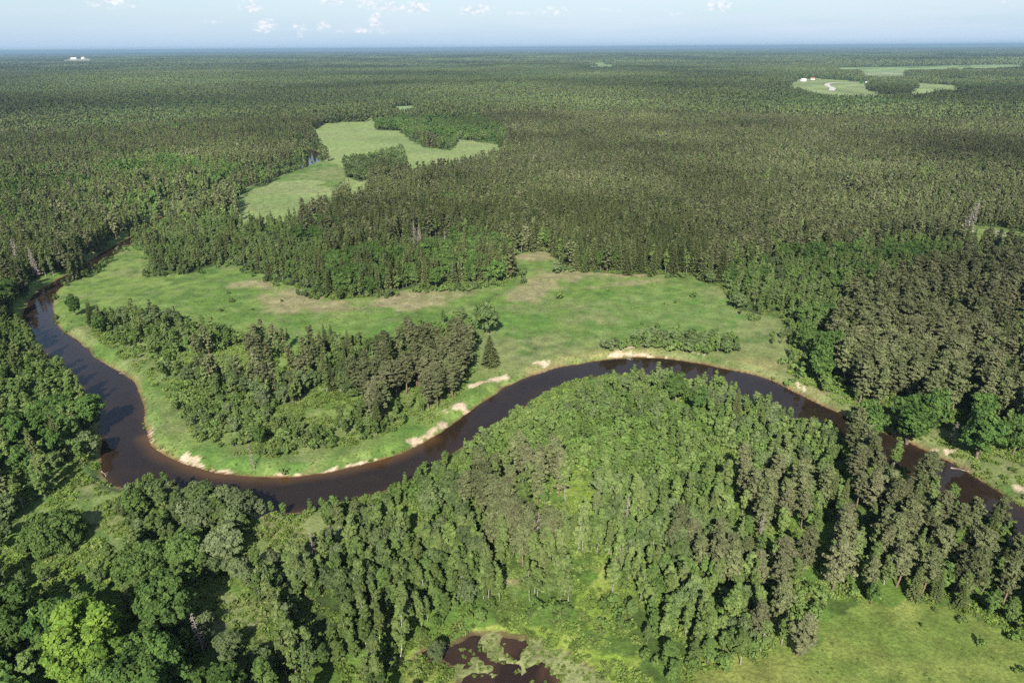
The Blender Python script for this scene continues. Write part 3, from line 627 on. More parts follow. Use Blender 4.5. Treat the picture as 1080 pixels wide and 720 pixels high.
# ------------------------------------------------------------------ where trees stand
# zone: (key, polygon in ground pixels, spacing m, {species: weight}, {species: (hmin, hmax)} or None, phrase)
HS = dict(pine=(14, 20), spruce=(14, 22), birch=(12, 18), alder=(8, 14), oak=(11, 16), lime=(12, 16), willow=(6, 10), shrub=(1.6, 3.6))
BIG = 3000
zones = [
 ('bushrow', P(634,367, 660,358, 700,355, 776,360, 778,375, 735,374, 700,369, 640,372), 2.7, dict(shrub=.45, willow=.4, alder=.15), dict(shrub=(2.5, 4.2), willow=(4, 7), alder=(5, 7.5)), 'in the bushy row above the long sand slide'),
 ('edgebush', P(0,0, 1,0, 0,1), 3.0, dict(shrub=.7, willow=.15, alder=.15), dict(shrub=(1.2, 3.4), willow=(3, 6), alder=(3, 6)), 'along the ragged forest edge of the meadow'),
 ('riverwillows', P(0,0, 1,0, 0,1), 4.2, dict(willow=.6, alder=.4), dict(willow=(4, 8), alder=(6, 10)), 'along the upper river by the hay fields'),
 ('spit', opens['spit'], 4.0, dict(shrub=1), dict(shrub=(.8, 2.0)), 'on the grassy strip inside the river curve'),
 ('lowbankedge', P(118,518, 135,517, 182,527, 229,537, 262,541, 255,562, 215,562, 160,548, 124,540), 3.7, dict(willow=.5, alder=.4, birch=.1), dict(willow=(7.5, 11), alder=(8, 12), birch=(10, 13)), 'leaning over the water on the lower bend'),
 ('lime', P(70,730, 110,680, 140,710, 140,760, 80,780), 7.5, dict(lime=1), dict(lime=(13, 17)), 'in the yellow-green grove by the lower edge'),
 ('bottomleft', P(-400,650, 60,657, 130,668, 200,655, 230,690, 300,705, 330,760, 200,1100, -400,1100), 5.6, dict(oak=.5, alder=.35, willow=.1, lime=.05), dict(oak=(13, 18), alder=(11, 15)), 'in the tall dark wood nearest the camera'),
 ('leftlow', P(-30,548, 40,560, 118,600, 132,664, 60,655, -120,650, -120,560), 4.0, dict(alder=.6, willow=.4), dict(alder=(4, 7), willow=(3, 5.5)), 'around the round dome-shaped willow'),
 ('leftbank', P(-400,300, 20,315, 25,345, 95,430, 103,500, 90,530, 60,610, -400,620), 4.6, dict(alder=.42, birch=.25, willow=.13, oak=.15, spruce=.05), dict(alder=(9, 14), birch=(11, 16), oak=(10, 15)), 'on the wooded bank across the river from the meadow'),
 ('lowbank', P(103,500, 180,534, 275,545, 330,540, 345,560, 300,590, 300,705, 230,690, 200,655, 130,662, 60,650, 20,610, 112,572), 4.2, dict(willow=.4, alder=.5, birch=.1), dict(willow=(4, 7), alder=(5, 9), birch=(9,12)), 'between the river and the tall dark wood'),
 ('pinestand', P(505,500, 590,482, 612,500, 612,575, 560,590, 505,570), 4.3, dict(pine=.56, alder=.26, birch=.18), dict(pine=(11, 17), alder=(6, 11)), 'in the dull pine stand in the middle of the island wood'),
 ('thicket', P(330,540, 425,511, 500,464, 595,405, 700,396, 770,413, 900,470, 880,500, 760,515, 640,520, 600,500, 505,500, 400,545), 2.6, dict(shrub=.62, alder=.22, willow=.10, birch=.06), dict(shrub=(1.8, 4.5), alder=(5, 9), willow=(4, 7), birch=(7, 10)), 'in the low thicket just inside the river bend'),
 ('willowbank', P(330,538, 425,511, 520,470, 540,520, 440,570, 340,580), 4.4, dict(willow=.4, birch=.25, alder=.35), dict(willow=(6, 10), birch=(10, 14), alder=(8, 12)), 'along the near river bank'),
 ('island', P(300,570, 440,560, 505,560, 640,520, 760,515, 800,600, 760,720, 720,720, 690,668, 640,652, 500,656, 424,688, 380,740, 300,800, 250,700), 2.6, dict(birch=.33, alder=.30, willow=.09, shrub=.26, pine=.02), dict(birch=(7, 14.5), alder=(4.5, 11), shrub=(2, 4.5), pine=(10,13)), 'in the slender wood north of the marsh pond'),
 ('pondwest', P(250,700, 400,700, 440,800, 500,1100, 200,1100), 5.0, dict(willow=.4, alder=.4, birch=.2), None, 'beside the marsh pond'),
 ('lowright', P(760,515, 880,500, 900,470, 975,512, 1050,563, 1190,690, 1250,760, 1085,690, 1000,640, 955,632, 876,634, 850,676, 790,700, 730,712, 740,620), 3.7, dict(pine=.33, spruce=.05, alder=.24, birch=.18, shrub=.20), dict(pine=(9, 17.5), alder=(5, 11), birch=(8, 14), shrub=(2, 4), spruce=(8, 14)), 'in the mixed pine wood above the lower meadow'),
 ('lowrightfar', P(1180,600, 2200,600, 2200,1100, 1180,1100), 6, dict(pine=.6, alder=.4), None, 'beyond the lower meadow'),
 ('pondeast', P(655,655, 690,668, 740,700, 740,760, 700,900, 640,900, 684,730, 676,692), 3.2, dict(alder=.5, shrub=.5), dict(alder=(6, 10)), 'between the marsh pond and the lower meadow'),
 ('woodpine1', P(205,372, 262,360, 345,372, 350,392, 330,412, 290,418, 245,408, 215,392), 4.8, dict(pine=.62, alder=.2, shrub=.18), dict(pine=(10, 15), alder=(6, 9)), 'among the pines in the peninsula wood'),
 ('woodpine2', P(385,395, 430,372, 500,366, 498,405, 478,424, 450,446, 410,445, 385,425), 4.4, dict(pine=.85, alder=.15), dict(pine=(12, 17), alder=(6, 9)), 'in the dark pine clump above the sand slide'),
 ('woodlow', P(176,420, 200,410, 300,425, 385,450, 380,480, 275,490, 200,470), 2.6, dict(shrub=.7, alder=.22, willow=.08), dict(shrub=(1.5, 4), alder=(4, 7.5), willow=(3, 5)), 'in the bushy lower part of the peninsula wood'),
 ('woodW', wood_W, 3.3, dict(alder=.32, shrub=.44, birch=.12, spruce=.04, willow=.08), dict(alder=(4.5, 10), birch=(8, 13), shrub=(1.8, 4), spruce=(10, 15)), 'in the leafy peninsula wood inside the river loop'),
 ('greenband', P(745,290, 850,268, 960,255, 985,262, 1060,272, 1000,292, 905,318, 870,345, 832,352, 822,330, 775,325), 4.6, dict(alder=.45, birch=.3, willow=.15, oak=.1), dict(alder=(7, 11), birch=(9, 13), willow=(5, 8), oak=(9, 12)), 'in the green belt between the meadow and the pine wood'),
 ('rightpine', P(868,300, 1000,285, 1200,280, 1800,290, 1800,470, 1160,500, 1040,450, 930,425, 895,410, 862,380), 4.6, dict(pine=.68, spruce=.10, birch=.07, alder=.11, shrub=.04), dict(pine=(13, 20), alder=(7, 12), spruce=(12, 19)), 'in the tall brown pine wood on the east side'),
 ('rightbank', P(832,395, 895,405, 930,425, 1040,450, 1160,500, 1230,600, 1085,540, 940,459, 850,408), 4.2, dict(alder=.35, oak=.25, shrub=.4), dict(alder=(6, 10), oak=(10, 14)), 'on the bushy bank below the tall pine wood'),
 ('edgegreen', P(345,285, 420,262, 500,255, 545,270, 545,300, 478,308, 430,310, 350,320), 3.9, dict(oak=.2, spruce=.3, alder=.38, shrub=.12), dict(oak=(9, 15), spruce=(11, 20), alder=(6, 13), shrub=(2, 4)), 'at the far edge of the meadow'),
 ('westedge', P(140,256, 200,228, 262,235, 340,232, 350,275, 350,318, 285,300, 240,282, 200,292, 165,292), 4.0, dict(alder=.5, spruce=.10, birch=.12, willow=.28), dict(alder=(6, 9.5), spruce=(10, 15), willow=(4, 7), birch=(8, 12)), 'between the hay field and the meadow'),
 ('clump', F_clump, 5, dict(willow=.7, alder=.3), dict(willow=(7, 9), alder=(8, 10)), 'in the round clump inside the hay field'),
 ('fieldtrees', P(395,120, 475,118, 520,130, 535,145, 530,165, 484,147, 478,159, 432,148, 397,137), 6.5, dict(alder=.7, willow=.2, oak=.1), dict(alder=(9, 13), willow=(8, 10)), 'in the copse above the hay field'),
 ('spruces', P(340,300, 350,232, 430,195, 540,200, 640,225, 720,240, 745,290, 650,290, 600,287, 545,270, 500,255, 420,262), 4.0, dict(spruce=.74, pine=.12, birch=.11, oak=.03), dict(spruce=(15, 22), oak=(12, 15)), 'in the spruce wood behind the meadow'),
 ('conifers', P(345,232, 380,210, 470,184, 534,166, 560,140, 700,120, 850,105, 1300,100, 2600,105, 2600,300, 1200,280, 1060,272, 960,255, 850,268, 745,290, 640,225), 3.5, dict(spruce=.48, pine=.41, birch=.07, alder=.04), dict(spruce=(10, 17), pine=(11, 17)), 'in the even conifer plantation'),
 ('northwest', P(-1500,100, 330,100, 330,140, 300,150, 260,195, 150,245, 60,300, 20,320, -400,320, -2500,320), 4.6, dict(spruce=.30, pine=.10, birch=.30, alder=.27, oak=.03), dict(spruce=(14, 21), alder=(9, 14)), 'in the mixed forest across the river'),
 ('fill', P(-20,300, 1100,300, 1100,800, -20,800), 3.4, dict(shrub=.6, alder=.4), dict(shrub=(1.6, 3.5), alder=(4, 7)), 'in the gaps between the woods'),
 ('rest', P(-9000,40, 9000,40, 9000,1500, -9000,1500), 4.8, dict(spruce=.4, pine=.38, birch=.1, alder=.12), None, 'in the forest'),
]
def scatter(step, rmin, rmax, wedge, wmarg, ymin):
    ymax = rmax; xs = np.arange(-rmax * wedge - wmarg, rmax * wedge + wmarg, step); ys_ = np.arange(ymin, ymax, step)
    X, Y = np.meshgrid(xs, ys_); X = X + rng.uniform(-.48, .48, X.shape) * step; Y = Y + rng.uniform(-.48, .48, Y.shape) * step
    X = X.ravel(); Y = Y.ravel(); r = np.hypot(X, Y); k = (r >= rmin) & (r < rmax) & (np.abs(X) < wedge * Y + wmarg); return X[k], Y[k]
EDGE = np.array([at(p[0], p[1], 0.0) for p in open_A[:35]])
pts = []
for (step, r0_, r1_, wdg, mg) in ((2.3, 0, 470, 1.12, 45), (3.4, 470, 1350, .86, 60)):
    X, Y = scatter(step, r0_, r1_, wdg, mg, 50); Z = height(X, Y); px, py = project(X, Y, Z)
    zi = np.full(len(X), -1)
    jx = (fbm(X, Y, 24, 301, 3) - .5) * 26 + rng.normal(0, 2.2, len(X)); jy = (fbm(X, Y, 24, 307, 3) - .5) * 26 + rng.normal(0, 2.2, len(X))
    jk = 1 + (r0_ > 0) * 2.0; pxj, pyj = project(X + jx * jk, Y + jy * jk, Z)
    for k, z in enumerate(zones):
        exact = z[0] in ('bushrow', 'lowbankedge', 'spit', 'edgebush', 'riverwillows', 'clump', 'leftlow', 'fieldtrees'); m = (zi < 0) & (inside(z[1], px, py) if exact else inside(z[1], pxj, pyj)); zi[m] = k
    zi[zi < 0] = len(zones) - 1
    free = np.zeros(len(X), bool)
    inA = inside(open_A, px, py) & ~(inside(wood_W, px, py) & ~inside(clear_W, px, py)); free |= inA
    for kk, v_ in opens.items():
        if kk != 'spit': free |= inside(v_, px, py)
    for f_ in (F_hay1, F_hay2, F_hay3, F_rough): free |= inside(f_, px, py)
    free &= ~inside(F_clump, px, py) & ~inside(zones[0][1], px, py)
    free |= (py > 735) & (px > 425)
    eb = inside(open_A, px, py) & (seg_dist(EDGE, X, Y, False) < 7) & (fbm(X, Y, 14, 63, 2) > .47); zi[eb] = 1; free[eb] = False
    ub = (Y > 520) & (rgrid(rd, X, Y) > 2) & (rgrid(rd, X, Y) < 11) & (fbm(X, Y, 30, 66, 2) > .42) & (px < 345); zi[ub] = 2; free[ub] = False
    free |= inside(wood_W, px, py) & (rgrid(rd, X, Y) < 9)
    free |= (rgrid(rd, X, Y) < 1.2) | (rgrid(pd, X, Y) < 1.5)
    # irregular holes in the near woods
    hole = fbm(X, Y, 17, 91, 3); nearz = np.hypot(X, Y) < 400
    free |= nearz & (hole > .685)
    free |= inside(wood_W, px, py) & (fbm(X, Y, 12, 93, 3) > .645) & ~inside(P(385,340, 505,340, 505,460, 385,460), px, py)
    free |= ~nearz & (fbm(X, Y, 48, 95, 3) > .735)
    spc = np.array([z[2] for z in zones])[zi]
    if r0_ > 0: spc = np.maximum(spc, 3.6 + (np.hypot(X, Y) - 470) / 880 * 1.3)
    keep = ~free & (rng.uniform(0, 1, len(X)) < (step / spc) ** 2)
    X, Y, Z, zi, px, py = (a[keep] for a in (X, Y, Z, zi, px, py))
    u = rng.uniform(0, 1, len(X)); stand = .55 * fbm(X, Y, 45, 77, 2) + .45 * fbm(X, Y, 230, 79, 2); sp_ = np.zeros(len(X), int); hh = np.zeros(len(X))
    u = np.clip(u * .55 + sstep(.25, .75, stand) * .45, 0, .999) if True else u
    for k, z in enumerate(zones):
        m = zi == k
        if not m.any(): continue
        names = list(z[3]); wt = np.cumsum([float(z[3][n_]) for n_ in names]); wt /= wt[-1]
        uu = u[m]; rk = np.argsort(np.argsort(uu)) / max(1, m.sum()); c = np.searchsorted(wt, rk, side='right').clip(0, len(names) - 1)
        si = np.array([SP.index(n_) for n_ in names])[c]; sp_[m] = si
        lo = np.array([(z[4] or {}).get(n_, HS[n_])[0] for n_ in names])[c]; hi_ = np.array([(z[4] or {}).get(n_, HS[n_])[1] for n_ in names])[c]
        hh[m] = lo + (hi_ - lo) * (rng.beta(2, 2, m.sum()) * .7 + .3 * vnoise(X[m], Y[m], 30, 5)) * (1 if r0_ == 0 else (.62 + .76 * fbm(X[m], Y[m], 150, 15, 3))) * np.where(rng.uniform(0, 1, m.sum()) < .09, .62, 1) * np.where(rng.uniform(0, 1, m.sum()) < .06, 1.22, 1)
    pts.append(np.column_stack([X, Y, Z, zi, sp_, hh, px, py]))
PT = np.vstack(pts)

# hand-placed trees and bushes: ground px, species, height, width factor, label
FEAT = [
 (104, 712, 'lime', 19, 1.35, 'huge yellow-green broad tree, brightest crown of the dark wood'),
 (84, 735, 'lime', 16, 1.2, 'second yellow-green tree just below the huge brightest one'),
 (128, 735, 'lime', 15, 1.1, 'yellow-green tree on the pond side of the huge brightest one'),
 (57, 573, 'dome', 9.5, 1.0, 'broad round dome-shaped willow standing alone beside the grassy bank clearing'),
 (152, 606, 'dome', 9.0, .85, 'wide soft-leaved willow beside the round dome-shaped one, across the small glade'),
 (196, 592, 'dome', 8.5, .7, 'wide grey-green willow in front of the dark water of the lower bend'),
 (238, 588, 'willow', 9.5, 1.5, 'willow with a leafy flat top at the lower river bend'),
 (515, 352, 'willow', 15, 1.0, 'large full-crowned grey-green tree standing alone at the meadow end of the pine clump'),
 (496, 350, 'alder', 9.5, 1.5, 'alder linking the full-crowned tree with the dark pine clump'),
 (486, 338, 'willow', 7, 1.1, 'low willow behind the full-crowned tree'),
 (503, 366, 'alder', 8, 1.4, 'small alder between the apart spruce and the dark pine clump'),
 (517, 385, 'spruce', 13.5, 1.9, 'single blue-grey spruce standing apart beside the dark pine clump'),
 (80, 333, 'oak', 11, .85, 'round dark tree alone on the inner bank where the river turns'),
 (107, 352, 'oak', 11, .75, 'second dark round tree on the inner bank, nearer the peninsula wood'),
 (862, 402, 'oak', 16, .95, 'deep green oak at the meadow corner, in front of the tall pines'),
 (872, 388, 'oak', 18, .85, 'tall deep green oak leaning over the meadow corner beside the pines'),
 (848, 372, 'oak', 15, .7, 'dark narrow oak on the meadow side of the two bright corner oaks'),
 (918, 455, 'oak', 16, .9, 'big rounded oak over the river bank, first of the oak row below the pines'),
 (958, 462, 'oak', 18, 1.15, 'largest oak of the row between the pine wood and the river'),
 (985, 452, 'oak', 15, .85, 'smaller oak squeezed between the two largest oaks of the row'),
 (1030, 484, 'oak', 17, 1.2, 'wide oak with bare grey limbs showing below, over the small sand patch'),
 (1068, 480, 'oak', 14, .9, 'last oak of the row before the grassy river bank'),
 (712, 424, 'oak', 12, 1.0, 'bright leafy tree rising over the near river bank opposite the long sand slide'),
 (734, 434, 'oak', 10.5, .95, 'second leafy tree beside the one opposite the long sand slide'),
 (660, 410, 'willow', 6, 1.0, 'small grey willow on the grassy strip by the water'),
 (776, 440, 'spruce', 12, 1.1, 'short spruce with spreading boughs near the bend opposite the meadow corner'),
 (815, 440, 'willow', 6, 1.2, 'rounded silvery willow at the water edge'),
 (778, 325, 'willow', 8.5, 1.45, 'big rounded dark green bush-like willow at the meadow edge below the conifers'),
 (812, 322, 'willow', 7.5, .95, 'greyish willow beside the big rounded willow at the meadow edge'),
 (748, 299, 'willow', 7, 1.1, 'willow touching the conifer edge above the big rounded willow'),
 (836, 338, 'willow', 8, 1.0, 'pale willow above the meadow corner oaks'),
 (795, 338, 'shrub', 3.2, 1.2, 'rounded bush alone in the upper right of the meadow'),
 (588, 288, 'willow', 7.5, 1.2, 'round green willow in the notch of the meadow beside the spruces'),
 (589, 315, 'shrub', 4.2, 1.0, 'dark rounded bush at the corner of the mown meadow'),
 (641, 307, 'shrub', 2.4, .8, 'lone dark little bush on the bleached strip of the meadow'),
 (616, 287, 'spruce', 10, 1.35, 'young dense spruce standing in front of the conifer wall'),
 (636, 284, 'spruce', 13, 1.2, 'spruce next to the young dense one at the conifer wall'),
 (662, 290, 'spruce', 17, 1.15, 'tall spruce at the front corner of the conifer wall'),
 (688, 290, 'spruce', 17, 1.1, 'second tall spruce in the front row of the conifer wall'),
 (709, 291, 'spruce', 18, 1.15, 'widest spruce in the front row, its boughs reaching the meadow'),
 (731, 314, 'shrub', 3.0, 1.1, 'small green bush in the meadow left of the big rounded willow'),
 (712, 320, 'shrub', 1.8, .9, 'tiny dark bush in the open part of the meadow'),
 (701, 321, 'shrub', 1.4, .9, 'tiniest bush beside the tiny dark one in the open meadow'),
 (667, 325, 'shrub', 1.8, .9, 'tiny bush in the middle of the mown meadow'),
 (677, 343, 'shrub', 2.0, .9, 'small bush above the shrub row by the river'),
 (694, 346, 'shrub', 2.4, .9, 'small bush just behind the grey shrub row'),
 (682, 331, 'shrub', 1.3, .9, 'faint little bush above the shrub row'),
 (640, 365, 'shrub', 3.4, 1.3, 'bush at the start of the row above the long sand slide'),
 (655, 366, 'shrub', 3.6, 1.3, 'dense bush, second in the row above the long sand slide'),
 (672, 363, 'shrub', 4.0, 1.2, 'tall bush behind the long sand slide'),
 (687, 364, 'shrub', 4.0, 1.3, 'bush in the middle of the row above the long sand slide'),
 (712, 362, 'willow', 6.5, 1.0, 'silver grey thin-leaved willow in the row above the sand slide'),
 (727, 366, 'willow', 8, 1.0, 'tallest grey willow in the row above the sand slide'),
 (741, 368, 'willow', 7, .95, 'grey willow at the thick end of the row above the sand slide'),
 (757, 371, 'birch', 8, 1.0, 'small birch near the end of the shrub row'),
 (773, 366, 'alder', 7, .9, 'last little alder of the shrub row in the meadow'),
 (826, 384, 'shrub', 3.0, 1.1, 'bush at the foot of the dark oak on the meadow side'),
 (816, 396, 'shrub', 1.6, .9, 'low bush near the river below the meadow corner oaks'),
 (245, 318, 'shrub', 1.8, 1.6, 'spreading low thicket bush in the west part of the meadow'),
 (233, 328, 'shrub', 1.6, 1.6, 'low thicket bush below the spreading one in the west meadow'),
 (241, 310, 'shrub', 1.6, 1.2, 'low thicket bush above the spreading one in the west meadow'),
 (266, 327, 'shrub', 1.4, 1.0, 'little bush beside the bleached patch in the west meadow'),
 (297, 318, 'shrub', 1.6, 1.0, 'little dark bush inside the bleached patch'),
 (162, 285, 'willow', 7, .9, 'dark willow at the upper river end of the meadow'),
 (333, 305, 'willow', 8, 1.0, 'light green willow at the north edge of the bleached patch'),
 (358, 316, 'willow', 6.5, 1.0, 'low willow where the meadow narrows'),
 (460, 692, 'willow', 6, .85, 'round yellow-green willow bush standing in the marsh pond'),
 (918, 637, 'oak', 6.5, .65, 'small bright broadleaf tree standing out from the wood into the lower meadow'),
 (986, 632, 'spruce', 9, 1.25, 'light green young spruce at the edge of the lower meadow'),
 (1012, 640, 'spruce', 7, 1.35, 'dark young spruce beside the light green one at the lower meadow'),
 (840, 690, 'pine', 13, 1.35, 'lone bushy grey-green pine at the corner of the lower meadow'),
 (797, 678, 'pine', 12, 1.1, 'reddish thin pine beside the lone bushy pine at the meadow corner'),
 (878, 622, 'pine', 15, 1.15, 'slanting sunlit pine at the top edge of the lower meadow'),
 (1034, 680, 'shrub', 2.2, .8, 'small pale bush throwing a long dark shadow on the lower meadow'),
 (973, 661, 'shrub', 1.2, .7, 'tiny dark bush in the upper part of the lower meadow'),
 (1014, 656, 'shrub', 1.6, 1.3, 'spreading dark green bush patch on the lower meadow'),
 (1078, 708, 'shrub', 1.5, .9, 'dark little bush low in the lower meadow'),
 (1070, 708, 'shrub', 1.2, .8, 'tiny bush low in the lower meadow beside its darker twin'),
 (968, 636, 'shrub', 1.3, .8, 'tiny bush hugging the wood edge above the lower meadow'),
 (985, 644, 'shrub', 1.0, .8, 'dot-like bush near the young spruces'),
 (275, 470, 'oak', 9, .7, 'rounded tree in the lower part of the peninsula wood'),
 (500, 295, 'oak', 15, .95, 'dark rounded oak at the far meadow edge behind the full-crowned tree'),
 (525, 298, 'oak', 14, .9, 'oak with dark gaps at the end of the far meadow edge'),
 (460, 304, 'oak', 13, .85, 'deep green oak at the far meadow edge under the dead spruces'),
]
DEAD = [(437, 262, 19, 1.0, 'dead grey-brown spruce standing pale among green spruces'), (443, 264, 17, .9, 'second dead spruce close behind the pale one'), (469, 268, 17, .6, 'bare white dead trunk in the spruce wood'),
        (478, 300, 14, .7, 'thin dead tree at the far meadow edge'), (589, 262, 16, .6, 'slim dead tree behind the meadow notch'), (1018, 249, 25, 1.0, 'tall leaning dead grey tree above the far clearing'),
        (24, 285, 20, 1.0, 'dead spruce on the dark bank near the river turn'), (40, 292, 18, .8, 'dead trunk beside the dead spruce on the dark bank'), (105, 232, 19, .9, 'dead pale tree in the mixed forest across the river'), (82, 262, 15, .7, 'thin dead tree above the upper river'),
        (240, 556, 8, 1.4, 'bleached dead willow branches hanging over the lower bend'), (1004, 470, 9, 1.2, 'bare grey snag leaning over the sand patch on the right bank'), (566, 582, 13, .8, 'white dead trunk at the foot of the pine stand'),
        (268, 492, 9, 1.0, 'leaning bare tree at the lower edge of the peninsula wood'), (245, 395, 9, .8, 'small dead tree inside the peninsula wood'), (660, 560, 12, .7, 'pale bare trunk in the slender island wood'),
        (330, 590, 11, .8, 'dead branchy tree beside the sandy glade'), (215, 690, 12, .9, 'bare topped tree in the tall dark wood'), (800, 575, 11, .8, 'dead pine in the mixed wood above the lower meadow')]
fx = np.array([at(f[0], f[1], 0.0) for f in FEAT])
# clear scattered trees from under the hand-placed ones
for (x, y), f in zip(fx, FEAT):
    rr = dict(dome=9, oak=5, lime=5, willow=3.6, spruce=2.6, pine=2.6, birch=3.2, alder=3, shrub=1.6)[f[2]] * f[3] / H0[f[2]] * f[4]
    PT = PT[np.hypot(PT[:, 0] - x, PT[:, 1] - y) > rr]

# ------------------------------------------------------------------ which of them are single things, which merge into the forest mass
KIND = dict(pine='pine_tree', spruce='spruce_tree', birch='birch_tree', alder='alder_tree', oak='oak_tree', lime='lime_tree', willow='willow_tree', dome='willow_tree', shrub='shrub')
slant = np.sqrt(PT[:, 0] ** 2 + PT[:, 1] ** 2 + CAM_H ** 2)
wid0 = np.array([2.8, 2.9, 2.0, 2.1, 5.6, 4.8, 4.0, 1.9, 9])[PT[:, 4].astype(int)] / np.array([H0[s_] for s_ in SP])[PT[:, 4].astype(int)]
apx = PT[:, 5] ** 2 * wid0 / slant ** 2                       # how large it shows
topx, topy = project(PT[:, 0], PT[:, 1], PT[:, 2] + PT[:, 5] * .8)
shown = (topx > -8) & (topx < 1088) & (topy < 722) & (topy > 0)
single = np.zeros(len(PT), bool)
cap = dict(pine=285, spruce=270, birch=290, alder=285, oak=150, lime=40, willow=220, shrub=230, dome=0)
for k, s_ in enumerate(SP):
    ii = np.where((PT[:, 4] == k) & shown)[0]; ii = ii[np.argsort(-apx[ii])][:cap[s_]]; single[ii] = True
print('trees', len(PT), 'single', single.sum(), {s_: int(((PT[:, 4] == k)).sum()) for k, s_ in enumerate(SP)})
look = dict(pine=('olive-grey', 'pine'), spruce=('dark conical', 'spruce'), birch=('pale green', 'birch'), alder=('leafy green', 'alder'), oak=('deep green', 'oak'), lime=('yellow-green', 'lime tree'), willow=('grey-green', 'willow'), shrub=('leafy green', 'shrub'))
LM = [((57, 566), 'the round dome-shaped willow'), ((280, 550), 'the sandy glade'), ((120, 505), 'the river corner at the west bank'), ((200, 535), 'the lower river bend'), ((345, 650), 'the small glade near the pond'),
      ((455, 690), 'the west end of the marsh pond'), ((560, 665), 'the top of the marsh pond'), ((690, 690), 'the east reeds of the marsh pond'), ((545, 612), 'the short track in the wood'), ((620, 615), 'the bright yellow-green glade'),
      ((612, 515), 'the upper green glade'), ((555, 560), 'the dull pine stand'), ((430, 510), 'the near river bank'), ((560, 425), 'the grassy strip inside the curve'), ((720, 425), 'the two leafy trees opposite the sand slide'),
      ((800, 440), 'the bend below the meadow corner'), ((850, 560), 'the middle of the mixed pine wood'), ((780, 690), 'the west corner of the lower meadow'), ((920, 640), 'the small broadleaf at the lower meadow'), ((1000, 640), 'the young spruces at the lower meadow'),
      ((1060, 660), 'the east corner of the lower meadow'), ((980, 520), 'the last visible stretch of river'), ((100, 665), 'the yellow-green grove'), ((20, 650), 'the dark corner wood'), ((230, 660), 'the deep shadow in the dark wood'),
      ((300, 700), 'the thin wood west of the pond'), ((60, 400), 'the blue reach of the river'), ((20, 330), 'the shaded river turn'), ((30, 480), 'the high west bank'), ((340, 435), 'the clearing in the peninsula wood'),
      ((270, 385), 'the peninsula pines'), ((450, 405), 'the dark pine clump'), ((190, 400), 'the west edge of the peninsula wood'), ((250, 470), 'the beach on the lower bend'), ((400, 455), 'the sand above the near bend'), ((300, 350), 'the top edge of the peninsula wood'),
      ((870, 390), 'the two corner oaks'), ((960, 455), 'the row of oaks'), ((1040, 400), 'the tall pine trunks'), ((900, 320), 'the end of the green belt'), ((1000, 320), 'the top of the pine wood'), ((790, 315), 'the big rounded willow'),
      ((690, 288), 'the tallest meadow spruces'), ((735, 275), 'the east end of the conifer wall'), ((600, 250), 'the conifers above the notch'), ((520, 240), 'the wood over the oaks'), ((380, 280), 'the forest edge at the bleached strip'), ((460, 250), 'the pale dead trunk'), ((650, 265), 'the middle of the conifer wall'), ((950, 350), 'the heart of the pine wood'), ((1070, 330), 'the east rim of the pine wood'), ((905, 370), 'the pines behind the corner oaks'), ((990, 400), 'the pines over the oak row'), ((820, 520), 'the first pines of the mixed wood'), ((900, 580), 'the densest mixed pines'), ((580, 460), 'the willowy end of the thicket'), ((650, 440), 'the middle of the thicket'), ((760, 460), 'the east thicket'), ((600, 540), 'the rim of the dull pines'), ((616, 285), 'the notch in the meadow'), ((460, 285), 'the dead spruces'), ((400, 300), 'the bleached strip'), ((250, 270), 'the west end of the meadow'), ((300, 215), 'the lower hay field'), ((180, 235), 'the upper river'),
      ((1040, 255), 'the far clearing'), ((960, 270), 'the start of the green belt'), ((650, 540), 'the slim trees in the island wood'), ((420, 600), 'the wood below the near bank'), ((480, 640), 'the wood edge above the pond'), ((740, 560), 'the border of birch and pine'), ((700, 480), 'the thicket of the island')]
LMw = np.array([at(*l[0], 0.0) for l in LM])
LEAN = np.random.default_rng(12)
def empty(name, loc, rz, s):
    o = bpy.data.objects.new(name, None); COL.objects.link(o); o.location = loc; o.rotation_euler = (*(LEAN.normal(0, .035, 2)), rz); o.scale = s; o.empty_display_size = .5; return o
tone_words = {}
def make_tree(sp, k, loc, rz, sc_, label, group, cat=None):
    r = empty(KIND[sp], loc, rz, sc_); c = hi[sp][k]
    a = bpy.data.objects.new('crown', c[0]); COL.objects.link(a); a.parent = r
    b = bpy.data.objects.new('stem' if sp == 'shrub' else 'trunk', c[1]); COL.objects.link(b); b.parent = r
    return tag(r, label, cat or ('shrub' if sp == 'shrub' else 'tree'), group)
rs = np.random.default_rng(3); zphrase = {i: z[5] for i, z in enumerate(zones)}
small_whole = {}; used = set()
NEARPART = 330.0
